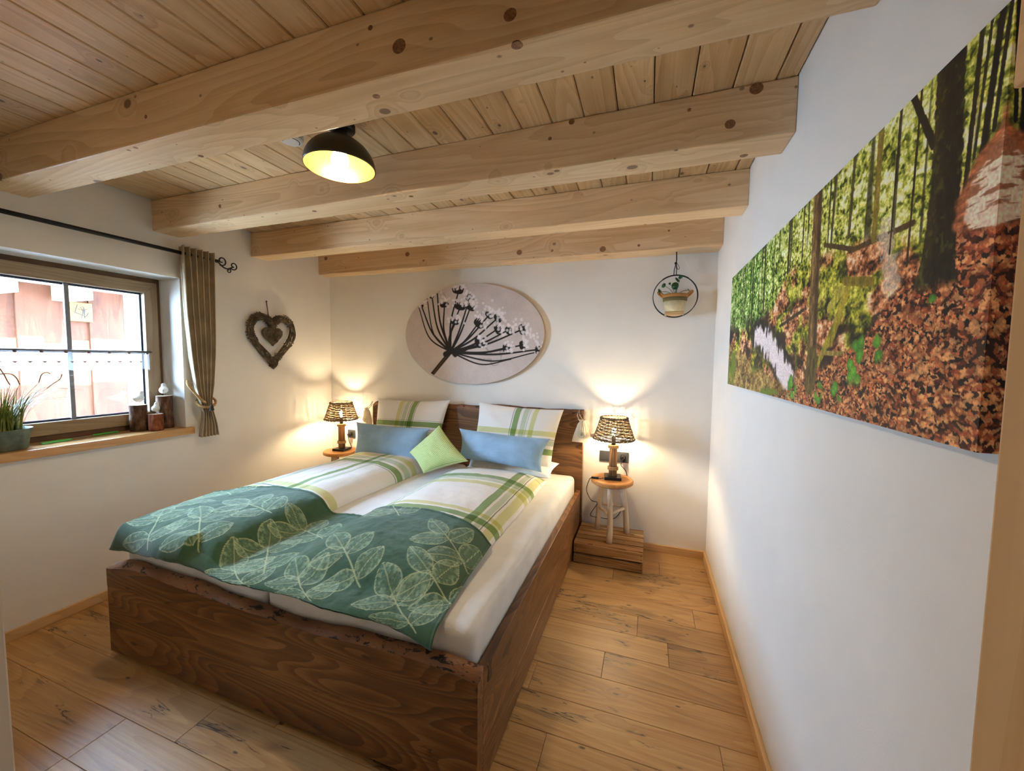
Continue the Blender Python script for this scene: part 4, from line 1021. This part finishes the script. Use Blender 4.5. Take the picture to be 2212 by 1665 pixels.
    bank = sstep(-.004, .004, u - (ul - .012)) * sstep(.48, .55, v) * sstep(.80, .75, v)
    C = C * (1 - bank[..., None]) + (np.array((156, 92, 58), float) * (.45 + 1.1 * fbm(x * 40, z * 150, 83, 3))[..., None]) * bank[..., None]
    pm = sstep(-.003, .003, u - ul) * sstep(.74, .70, v)
    sp_ = sstep(.55, .66, fbm(x * 26, z * 150, 82, 4)); path = mixc(np.ones_like(C) * np.array((238, 212, 186), float), (146, 84, 54), .85 * sp_)
    C = C * (1 - pm[..., None]) + path * pm[..., None]
    C = C * (.86 + .28 * vnoise(x * 320, z * 320, 90))[..., None]
    return lin(np.clip(C * 1.10, 0, 255))
fc_ = forest(u, v)
fx = XR - CT
M['canvas'] = printed('forest_print', 0.55, 0.10, 900)
grid_obj('print', np.stack([np.full_like(u, fx), CY_F + (CY_N - CY_F) * u, CZ0 + (CZ1 - CZ0) * v], -1), M['canvas'], cv, None, fc_, smooth=False, flip=True)
e1 = np.linspace(0, 1, 40)[:, None] * np.ones((1, NV)); v1 = np.ones((40, 1)) * np.linspace(0, 1, NV)[None]
grid_obj('wrapped_edge', np.stack([fx + (CT - .001) * e1, np.full_like(e1, CY_N), CZ0 + (CZ1 - CZ0) * v1], -1), M['canvas'], cv, None, forest(1 - .0005 - .028 * e1, v1), smooth=False, flip=True)
MB().box(fx + .001, XR - .0005, CY_N + .001, CY_F, CZ0, CZ1).build('stretcher_frame', plain('canvas_back', (60, 52, 34), 0.8), cv)

# ------------------------------------------------------------------ ceiling lamp, smoke detector
LC = np.array([-1.286, 1.400, 2.323]); tilt = 0.0
Rt = np.array(Matrix.Rotation(tilt, 3, 'Y'))
cl = thing('ceiling_lamp', (-1.275, 1.400, 2.50), 'dark dome ceiling lamp with gold inside between the beams', 'lamp')
R_ = .1455; Hd = .128
prof_o = [(R_ * math.cos(t), Hd * math.sin(t)) for t in np.linspace(0, math.radians(84), 22)]
prof_i = [((R_ - .004) * math.cos(t), (Hd - .004) * math.sin(t) + .0004) for t in np.linspace(0, math.radians(84), 22)]
MB().lathe([(R_ - .004, .0)] + prof_o, 64, LC, cap=False, M=Rt).build('shade', M['lampshade'], cl, smooth=True)
MB().lathe(prof_i, 64, LC, cap=False, M=Rt).build('shade_lining', M['gold'], cl, smooth=True)
ap = LC + Rt @ np.array([0, 0, Hd])
MB().lathe([(.030, -.020), (.034, -.012), (.034, .012), (.020, .020)], 24, ap, M=Rt).build('shade_cap', M['black'], cl, smooth=False)
bc = (-1.275, 1.400)
zc_ = cz(bc[0], 2.506)
MB().lathe([(.050, zc_ - .030), (.055, zc_ - .024), (.055, zc_ - .002), (.050, zc_)], 32, (*bc, 0)).build('ceiling_mount', M['black'], cl, smooth=False)
MB().tube([ap, (ap + np.array([*bc, zc_ - .02])) / 2, np.array([*bc, zc_ - .022])], .022, 14).build('swivel_arm', M['black'], cl, smooth=True)
hc = LC + Rt @ np.array([0, 0, Hd - .05])
MB().lathe([(.020, -.02), (.021, .0), (.021, .04)], 18, hc, M=Rt).build('bulb_holder', M['black'], cl, smooth=False)
bcn = LC + Rt @ np.array([0, 0, .038])
M['bulb_ceil'] = emit('ceiling_bulb', (1.0, 0.84, 0.62), BULB_CEIL)
MB().lathe([(.012, .046), (.018, .036), (.030, .018), (.036, -.002), (.032, -.022), (.018, -.036), (.001, -.041)], 24, bcn, M=Rt).build('bulb', M['bulb_ceil'], cl, smooth=True)

sm = thing('smoke_detector', (-1.533, 1.372, 2.47), 'round white smoke detector on the ceiling beside the lamp', 'smoke detector')
zs = cz(-1.533, 2.506)
MB().lathe([(.056, zs), (.056, zs - .012), (.052, zs - .014), (.052, zs - .018), (.055, zs - .020), (.052, zs - .040), (.044, zs - .046), (.02, zs - .048), (.001, zs - .048)], 40, (-1.533, 1.372, 0)).build('housing', M['white'], sm, smooth=False)
sl = MB().tube([(-1.533 + .036 * math.cos(t), 1.372 + .036 * math.sin(t), zs - .0465) for t in np.linspace(-1.2, 1.2, 14)], .0022, 6)
sl.build('vent_slot', M['anthracite'], sm)
MB().ball((-1.555, 1.350, zs - .047), .004, 10, 6).build('indicator', M['anthracite'], sm, smooth=True)

# ------------------------------------------------------------------ hanging planter
hpx, hpz = .172, 1.983
hg = thing('hanging_planter', (hpx, 3.135, 1.83), 'black wire ring planter with a small potted plant hanging from the last beam', 'hanging plant')
HYP = 3.135
for dy in (-.022, .022):
    MB().tube([(hpx + .152 * math.cos(a), HYP + dy * (1 - .9 * max(0, math.sin(a))), hpz + .152 * math.sin(a)) for a in np.linspace(0, 2 * math.pi, 64, endpoint=False)], .0026, 7, closed=True).build('ring', M['black'], hg, smooth=True)
MB().tube([(hpx + .153 * math.cos(a), HYP, hpz + .153 * math.sin(a)) for a in np.linspace(.95, 2.2, 16)], .0050, 8).build('ring_binding', M['black'], hg, smooth=True)
zt_ = 2.304 + .001
cd_ = MB(); cd_.tube([(hpx, HYP, zt_), (hpx + .002, HYP, 2.25), (hpx - .002, HYP, 2.215)], .0042, 7)
cd_.tube([(hpx - .002, HYP, 2.215), (hpx - .012, HYP, 2.175), (hpx - .013, HYP, 2.138)], .0028, 6); cd_.tube([(hpx - .002, HYP, 2.215), (hpx + .004, HYP, 2.18), (hpx + .003, HYP, 2.138)], .0028, 6)
cd_.tube(smooth_path([(hpx - .002, HYP - .004, 2.225), (hpx + .015, HYP - .006, 2.205), (hpx + .022, HYP - .006, 2.182), (hpx + .010, HYP - .006, 2.178), (hpx + .002, HYP - .004, 2.22)], 30), .0018, 5)
cd_.ball((hpx - .002, HYP, 2.222), .010, 10, 8); cd_.build('cord', M['black'], hg, smooth=True)
MB().box(hpx - .068, hpx + .062, HYP - .045, HYP + .045, 1.842, 1.868).build('shelf', M['trimx'], hg, bevel=.004)
pot = MB().lathe([(.001, 1.869), (.062, 1.869), (.066, 1.875), (.078, 1.945)], 32, (hpx, HYP, 0)).build('pot', plain('cream_paper_pot', (218, 200, 158), 0.8, 0.2, noise=0.05, nscale=40), hg, smooth=True)
MB().lathe([(.0790, 1.944), (.082, 1.946), (.085, 1.972), (.0825, 1.973)], 32, (hpx, HYP, 0), cap=False).build('olive_band', plain('olive_band', (108, 94, 52), 0.8), pot, smooth=True)
fo = MB(); prof = [(.085, 1.971), (.089, 1.978), (.090, 1.992), (.084, 1.996), (.080, 1.985)]
fo.lathe(prof, 32, (hpx, HYP, 0), cap=False)
for sx in (-1, 1): fo.tube(smooth_path([(hpx + sx * .078, HYP - .03, 1.985), (hpx + sx * .102, HYP - .02, 2.010), (hpx + sx * .118, HYP, 2.016), (hpx + sx * .108, HYP + .01, 2.0), (hpx + sx * .082, HYP - .01, 1.975)], 24), .0075, 8)
fo.build('rolled_rim', plain('tan_kraft_rim', (176, 124, 70), 0.8, 0.2), pot, smooth=True)
MB().lathe([(.079, 1.982), (.04, 1.986), (.001, 1.987)], 24, (hpx, HYP, 0), cap=False).build('soil', plain('dark_soil', (42, 30, 22), 0.95, 0.1, noise=0.3, nscale=90), pot)
M['leaf'] = plain('glossy_green_leaf', (38, 84, 34), 0.4, 0.5, noise=0.2, nscale=40)
M['stem'] = plain('green_stem', (70, 96, 44), 0.6)
def round_leaf(base, tip, r, facing, par):
    base, tip = np.array(base, float), np.array(tip, float)
    st = MB().tube(smooth_path([base, (base + tip) / 2 + np.array([0, 0, .012]), tip], 12), .0016, 5).build('stem', M['stem'], par, smooth=True)
    f = np.array(facing, float); f /= np.linalg.norm(f); a1 = np.cross(f, [0, 0, 1.0]); a1 /= np.linalg.norm(a1); a2 = np.cross(a1, f)
    m = MB(); ctr = tip + f * .003
    pts = [ctr + r * (math.cos(t) * a1 * .92 + math.sin(t) * a2) - f * .004 for t in np.linspace(0, 2 * math.pi, 16, endpoint=False)]
    b = len(m.v); m.v.append(tuple(ctr + f * .002)); m.v += [tuple(p) for p in pts]; m.v += [tuple(p - f * .0012) for p in pts]; m.v.append(tuple(ctr - f * .001))
    for i in range(16):
        j = (i + 1) % 16; m.f += [(0, 1 + i, 1 + j), (1 + i, 17 + i, 17 + j, 1 + j), (33, 17 + j, 17 + i)]
    m.build('leaf', M['leaf'], st, smooth=True)
sb = (hpx + .003, HYP, 1.985)
for tip, r, fc in (((.168, 3.11, 2.055), .027, (-.1, -1, .1)), ((.185, 3.12, 2.10), .022, (.7, -.6, .6)), ((.205, 3.13, 2.118), .017, (.2, -.6, -.8)), ((.090, 3.11, 2.062), .018, (-.6, -.8, .3)), ((.068, 3.12, 2.020), .024, (.8, -.55, .4)), ((.132, 3.12, 2.075), .009, (-.2, -1, .2)), ((.262, 3.12, 2.022), .012, (.9, -.3, .6))):
    round_leaf(sb, tip, r, fc, hg)

# ------------------------------------------------------------------ curtain and rod
rd = thing('curtain_rod', (-3.035, 1.4, 2.207), 'black metal curtain rod with a scrolled end above the window', 'curtain rod')
RX, RZ = -3.035, 2.210
MB().tube([(RX, .62, RZ), (RX, 2.060, RZ)], .0125, 14).build('rod', M['black'], rd, smooth=True)
sc = MB()
spiral = lambda cy, cz_, r0, a0, turns, dirn: [(RX, cy + r0 * (1 - .75 * t) * math.cos(a0 + dirn * turns * 6.28 * t), cz_ + r0 * (1 - .75 * t) * math.sin(a0 + dirn * turns * 6.28 * t)) for t in np.linspace(0, 1, 30)]
sc.tube(smooth_path([(RX, 2.055, RZ), (RX, 2.088, RZ - .030), (RX, 2.125, RZ - .040), (RX, 2.172, RZ - .016)], 24), .0052, 7)
sc.tube(spiral(2.085, RZ + .010, .036, -2.0, 1.15, 1), .0046, 7)
sc.tube(spiral(2.172, RZ - .008, .032, -2.4, 1.2, 1), .0046, 7)
sc.tube(spiral(2.135, RZ - .052, .018, 1.4, 1.1, -1), .0040, 7)
sc.build('finial', M['black'], rd, smooth=True)
for by in (.70, 2.045):
    MB().tube([(XL, by, RZ), (RX, by, RZ)], .007, 8).build('bracket', M['black'], rd)
cu = thing('curtain', (-3.03, 1.92, .925), 'taupe linen curtain tied back with a rope beside the window', 'curtain')
NS, NZ = 150, 90
sN = np.linspace(0, 1, NS)[:, None] * np.ones((1, NZ)); zN = np.ones((NS, 1)) * np.linspace(.925, 2.255, NZ)[None]
yl = np.interp(zN, [.925, 1.02, 1.10, 1.17, 1.28, 1.5, 1.8, 2.255], [1.880, 1.895, 1.905, 1.890, 1.862, 1.832, 1.812, 1.800])
yrr = np.interp(zN, [.925, 1.02, 1.12, 1.18, 1.3, 1.6, 2.255], [2.005, 1.995, 1.972, 1.968, 1.985, 2.005, 2.020])
amp = np.interp(zN, [.925, 1.13, 1.5, 2.255], [.030, .018, .034, .040])
phx = sN * 2 * math.pi * 5.5 + .7 + .25 * np.sin(zN * 3)
cxp = -3.030 + amp * np.sin(phx) + .006 * (fbm(sN * 6, zN * 3, 7) - .5)
cyp = yl + (yrr - yl) * (sN + .028 * np.sin(phx * 2))
grid_obj('cloth', np.stack([cxp, cyp, zN], -1), M['curtain'], cu, solid=.003)
rope = MB()
loop = [(-3.030 + .060 * math.cos(a), 1.935 + .052 * math.sin(a), 1.175 + .018 * math.sin(a) - .028 * math.cos(a)) for a in np.linspace(0, 2 * math.pi, 30, endpoint=False)]
for ph in (0, math.pi):
    rope.tube([np.array(p) + .005 * np.array([math.cos(i * 1.3 + ph), 0, math.sin(i * 1.3 + ph)]) for i, p in enumerate(loop)], .0065, 7, closed=True)
rope.tube(smooth_path([(-2.985, 1.900, 1.175), (-2.99, 1.862, 1.215), (-3.05, 1.835, 1.30), (XL + .01, 1.868, 1.33)], 24), .0085, 8)
rope.build('tieback_rope', M['rope'], cu, smooth=True)
MB().lathe([(.006, 1.160), (.010, 1.152), (.014, 1.125), (.016, 1.118), (.001, 1.117)], 16, (-2.960, 1.925, 0)).build('tieback_bell', M['black'], cu, smooth=False)

cc = thing('cafe_curtain', (-3.318, 1.377, 1.40), 'short sheer lace valance clipped to a thin bar across the window', 'curtain')
MB().tube([(-3.318, .985, 1.532), (-3.318, 1.772, 1.532)], .006, 10).build('rod', plain('steel_bar', (120, 116, 112), 0.35, 0.5, metal=0.6), cc, smooth=True)
for k in range(8):
    yk = 1.035 + k * .101
    MB().lathe([(.004, 1.516), (.0075, 1.519), (.0075, 1.526), (.004, 1.5265)], 10, (-3.312, yk, 0)).build('clip', plain('brown_clip', (92, 58, 48), 0.5), cc)
tv = NT('sheer_voile'); nt = tv.t
tr = tv.n('ShaderNodeBsdfTransparent'); tl = tv.n('ShaderNodeBsdfTranslucent'); df = tv.n('ShaderNodeBsdfDiffuse'); m1 = tv.n('ShaderNodeMixShader'); m2 = tv.n('ShaderNodeMixShader')
m1.inputs[0].default_value = .5; m2.inputs[0].default_value = .16
tv.l(tl.outputs[0], m1.inputs[1]); tv.l(df.outputs[0], m1.inputs[2]); tv.l(tr.outputs[0], m2.inputs[1]); tv.l(m1.outputs[0], m2.inputs[2]); tv.l(m2.outputs[0], nt.nodes['Material Output'].inputs['Surface'])
NS = 160; sN = np.linspace(0, 1, NS)[:, None] * np.ones((1, 8)); zk = np.ones((NS, 1)) * np.linspace(0, 1, 8)[None]
yv = 1.00 + .757 * sN; low = 1.405 + .010 * np.abs(np.sin(sN * math.pi * 12))
vo_ = grid_obj('voile', np.stack([-3.318 + .006 * np.sin(sN * 60), yv, low + (1.524 - low) * zk], -1), tv.m, cc)
tm = MB()
for k in range(13):
    y_ = 1.02 + k * .057; tm.prism([(-3.311, y_ - .012, 1.468), (-3.311, y_ + .012, 1.468), (-3.311, y_, 1.456)], (.0008, 0, 0))
tag(tm.build('lace_motif', plain('grey_lace', (170, 176, 186), 0.9), vo_), kind='stuff')

# ------------------------------------------------------------------ things on the sill
ZS = .9955
pc = np.array([-3.225, 1.045])
gp = thing('potted_grass', (*pc, ZS), 'ornamental grass in a mossy grey-green metal pot on the sill', 'plant')
po_ = MB().lathe([(.001, ZS), (.080, ZS), (.084, ZS + .004), (.094, ZS + .080), (.098, ZS + .084), (.102, ZS + .108), (.105, ZS + .112), (.100, ZS + .112), (.094, ZS + .085)], 40, (*pc, 0), cap=False).build('pot', plain('patinated_zinc', (92, 104, 92), 0.6, 0.4, noise=0.3, nscale=18, bump=0.2, bscale=60), gp, smooth=True)
MB().lathe([(.095, ZS + .090), (.05, ZS + .096), (.001, ZS + .098)], 24, (*pc, 0), cap=False).build('soil', plain('potting_soil', (48, 36, 26), 0.95, 0.1, noise=0.3, nscale=80), po_)
gb = MB(); gr = random.Random(3)
def blade(m, b, az, L, bend, w):
    pts = []; N = 9
    for i in range(N):
        t = i / (N - 1); el = math.radians(86) - bend * t ** 1.5
        if i == 0: p = np.array(b, float)
        else: p = p + L / (N - 1) * np.array([math.cos(az) * math.cos(el), math.sin(az) * math.cos(el), math.sin(el)])
        pts.append(p.copy())
    sd2 = np.array([-math.sin(az), math.cos(az), 0]); i0 = len(m.v)
    for i, p in enumerate(pts):
        ww = w * (1 - (i / (N - 1)) ** 2) + .0003; p[0] = max(p[0], -3.325); p[1] = max(p[1], .915)
        m.v += [tuple(p - sd2 * ww), tuple(p + np.array([0, 0, ww * .5])), tuple(p + sd2 * ww)]
    for i in range(N - 1):
        for c_ in (0, 1): m.f.append((i0 + i*3 + c_, i0 + i*3 + c_ + 1, i0 + i*3 + 3 + c_ + 1, i0 + i*3 + 3 + c_))
for k in range(190):
    a = gr.uniform(0, 6.28); rr = gr.uniform(0, .075)
    blade(gb, (pc[0] + rr * math.cos(a), pc[1] + rr * math.sin(a), ZS + .092), a + gr.gauss(0, .5), gr.uniform(.12, .26), gr.uniform(.2, 1.1), gr.uniform(.0018, .0034))
for k in range(26):
    a = gr.uniform(.5, 1.9); rr = gr.uniform(.02, .07)
    blade(gb, (pc[0] + rr * math.cos(a), pc[1] + rr * math.sin(a), ZS + .092), a, gr.uniform(.28, .46), gr.uniform(1.3, 2.0), .0026)
tgr = NT('grass_blade'); P = tgr.obj(); c = tgr.ramp(tgr.noise(P, 22, 2), [(0.3, L4(58, 74, 28)), (0.55, L4(122, 128, 50)), (0.75, L4(196, 186, 86))])
M['grass'] = tgr.done(c, 0.5, 0.4)
tag(gb.build('grass_blades', M['grass'], gp), kind='stuff')
fs = MB()
for pth in ([(330, 500), (355, 430), (400, 412), (430, 425)], [(400, 548), (450, 510), (510, 470), (530, 425)], [(0, 425), (90, 425), (140, 460), (168, 515)], [(0, 380), (40, 440), (60, 480), (85, 518)]):
    q3 = [pt(a / 3.95, 700 + b / 3.95, x=-3.22) for a, b in pth]
    fs.tube(smooth_path([q3[0] if q3[0][2] < q3[-1][2] else q3[-1]] , 2) if False else smooth_path(q3, 18), .0026, 6)
    root = np.array([pc[0], pc[1] + .02, ZS + .10]); low_ = min((q3[0], q3[-1]), key=lambda p: p[2])
    fs.tube(smooth_path([root, (root + low_) / 2 + np.array([0, -.012, .02]), low_], 14), .0010, 5)
fs.build('seed_stalks', plain('brown_seed_stalk', (118, 84, 58), 0.8), gp, smooth=True)

sw = thing('fly_swatter', (-3.29, 1.40, ZS), 'green plastic fly swatter lying on the sill against the window frame', 'fly swatter')
MB().prism([(-3.225, 1.185, ZS + .001), (-3.285, 1.20, ZS + .001), (-3.296, 1.30, ZS + .001), (-3.288, 1.325, ZS + .001), (-3.266, 1.325, ZS + .001), (-3.238, 1.30, ZS + .001)], (0, 0, .004)).build('head', plain('bright_green_plastic', (96, 206, 84), 0.45), sw, bevel=.001)
MB().tube([(-3.277, 1.322, ZS + .004), (-3.292, 1.43, ZS + .005)], .0020, 6).build('wire', plain('wire_steel', (150, 150, 150), 0.3, 0.5, metal=0.9), sw)
MB().tube([(-3.292, 1.43, ZS + .0065), (-3.306, 1.56, ZS + .0065)], [.006, .005], 8).build('handle', plain('green_handle', (90, 196, 78), 0.45), sw, smooth=True)

M['barklog'] = None
tb = NT('log_bark'); P = tb.obj(); nn = tb.noise(tb.vmul(P, (30, 30, 12)), 1.0, 5, 0.65)
c = tb.ramp(nn, [(0.3, L4(44, 28, 20)), (0.55, L4(104, 74, 56)), (0.75, L4(150, 122, 100))]); tb.bump(nn, 0.9, 0.01); M['barklog'] = tb.done(c, 0.9, 0.15)
tb = NT('red_log_bark'); P = tb.obj(); nn = tb.noise(tb.vmul(P, (30, 30, 12)), 1.0, 5, 0.65)
c = tb.ramp(nn, [(0.3, L4(74, 36, 22)), (0.55, L4(138, 78, 52)), (0.75, L4(170, 120, 90))]); tb.bump(nn, 0.9, 0.01); M['redlog'] = tb.done(c, 0.9, 0.15)
M['logend'] = wood('log_end', [(0.25, L4(180, 150, 116)), (0.5, L4(212, 186, 152)), (0.8, L4(228, 208, 180))], 'Z', 40, 60, 0.1, None, rough=0.7)
M['bird'] = plain('white_painted_wood', (222, 218, 210), 0.6, 0.3, noise=0.05, nscale=60)
def bird(cx, cy, R, H, bs, face, mat, label):
    r = thing('bird_figurine', (cx, cy, ZS), label, 'figurine', 'wooden birds on logs on the sill')
    m = MB(); N = 28; rows = 8
    for i in range(rows):
        for k in range(N):
            a = 2 * math.pi * k / N; rr = R * (1 + .05 * math.sin(3 * a + cx * 90) + .03 * math.sin(7 * a + i))
            m.v.append((cx + rr * math.cos(a), cy + rr * math.sin(a), ZS + H * i / (rows - 1)))
    for i in range(rows - 1):
        for k in range(N): m.f.append((i*N+k, i*N+(k+1) % N, (i+1)*N+(k+1) % N, (i+1)*N+k))
    m.f.append(tuple(reversed(range(N))))
    lg = m.build('log', mat, r, smooth=True)
    MB().poly([(cx + R * (1 + .05 * math.sin(3 * a + cx * 90) + .03 * math.sin(7 * a + 7)) * math.cos(a), cy + R * (1 + .05 * math.sin(3 * a + cx * 90) + .03 * math.sin(7 * a + 7)) * math.sin(a), ZS + H + .0002) for a in np.linspace(0, 2 * math.pi, N, endpoint=False)]).build('cut_end', M['logend'], lg)
    zb2 = ZS + H + .022; fx_, fy_ = math.cos(face), math.sin(face)
    lg2 = MB()
    for s_ in (-1, 1): lg2.tube([(cx - s_ * fy_ * .007, cy + s_ * fx_ * .007, ZS + H), (cx - s_ * fy_ * .006, cy + s_ * fx_ * .006, zb2 + bs * .2)], .0012, 5)
    lg2.build('legs', M['black'], r)
    # body: a teardrop from tail to breast, neck and head
    P_ = [(-1.15, .55, .04), (-.8, .42, .20), (-.35, .35, .42), (.1, .38, .55), (.45, .55, .47), (.62, .85, .32), (.70, 1.08, .29), (.78, 1.25, .24), (.9, 1.32, .10)]
    MB().tube([(cx + a * bs * fx_, cy + a * bs * fy_, zb2 + b * bs) for a, b, _ in P_], [c_ * bs for _, _, c_ in P_], 14).build('body', M['bird'], r, smooth=True)
    MB().tube([(cx + .88 * bs * fx_, cy + .88 * bs * fy_, zb2 + 1.30 * bs), (cx + 1.45 * bs * fx_, cy + 1.45 * bs * fy_, zb2 + 1.28 * bs)], [.08 * bs, .01 * bs], 8).build('beak', M['drift'], r)
bird(-3.268, 1.655, .046, .176, .050, 2.2, M['barklog'], 'white wooden bird on a mid-height bark log next to the swatter')
bird(-3.178, 1.702, .040, .112, .042, 2.4, M['redlog'], 'white wooden bird on the shortest, reddish log')
bird(-3.240, 1.790, .046, .228, .048, 2.6, M['barklog'], 'white wooden bird on the tallest bark log by the reveal')
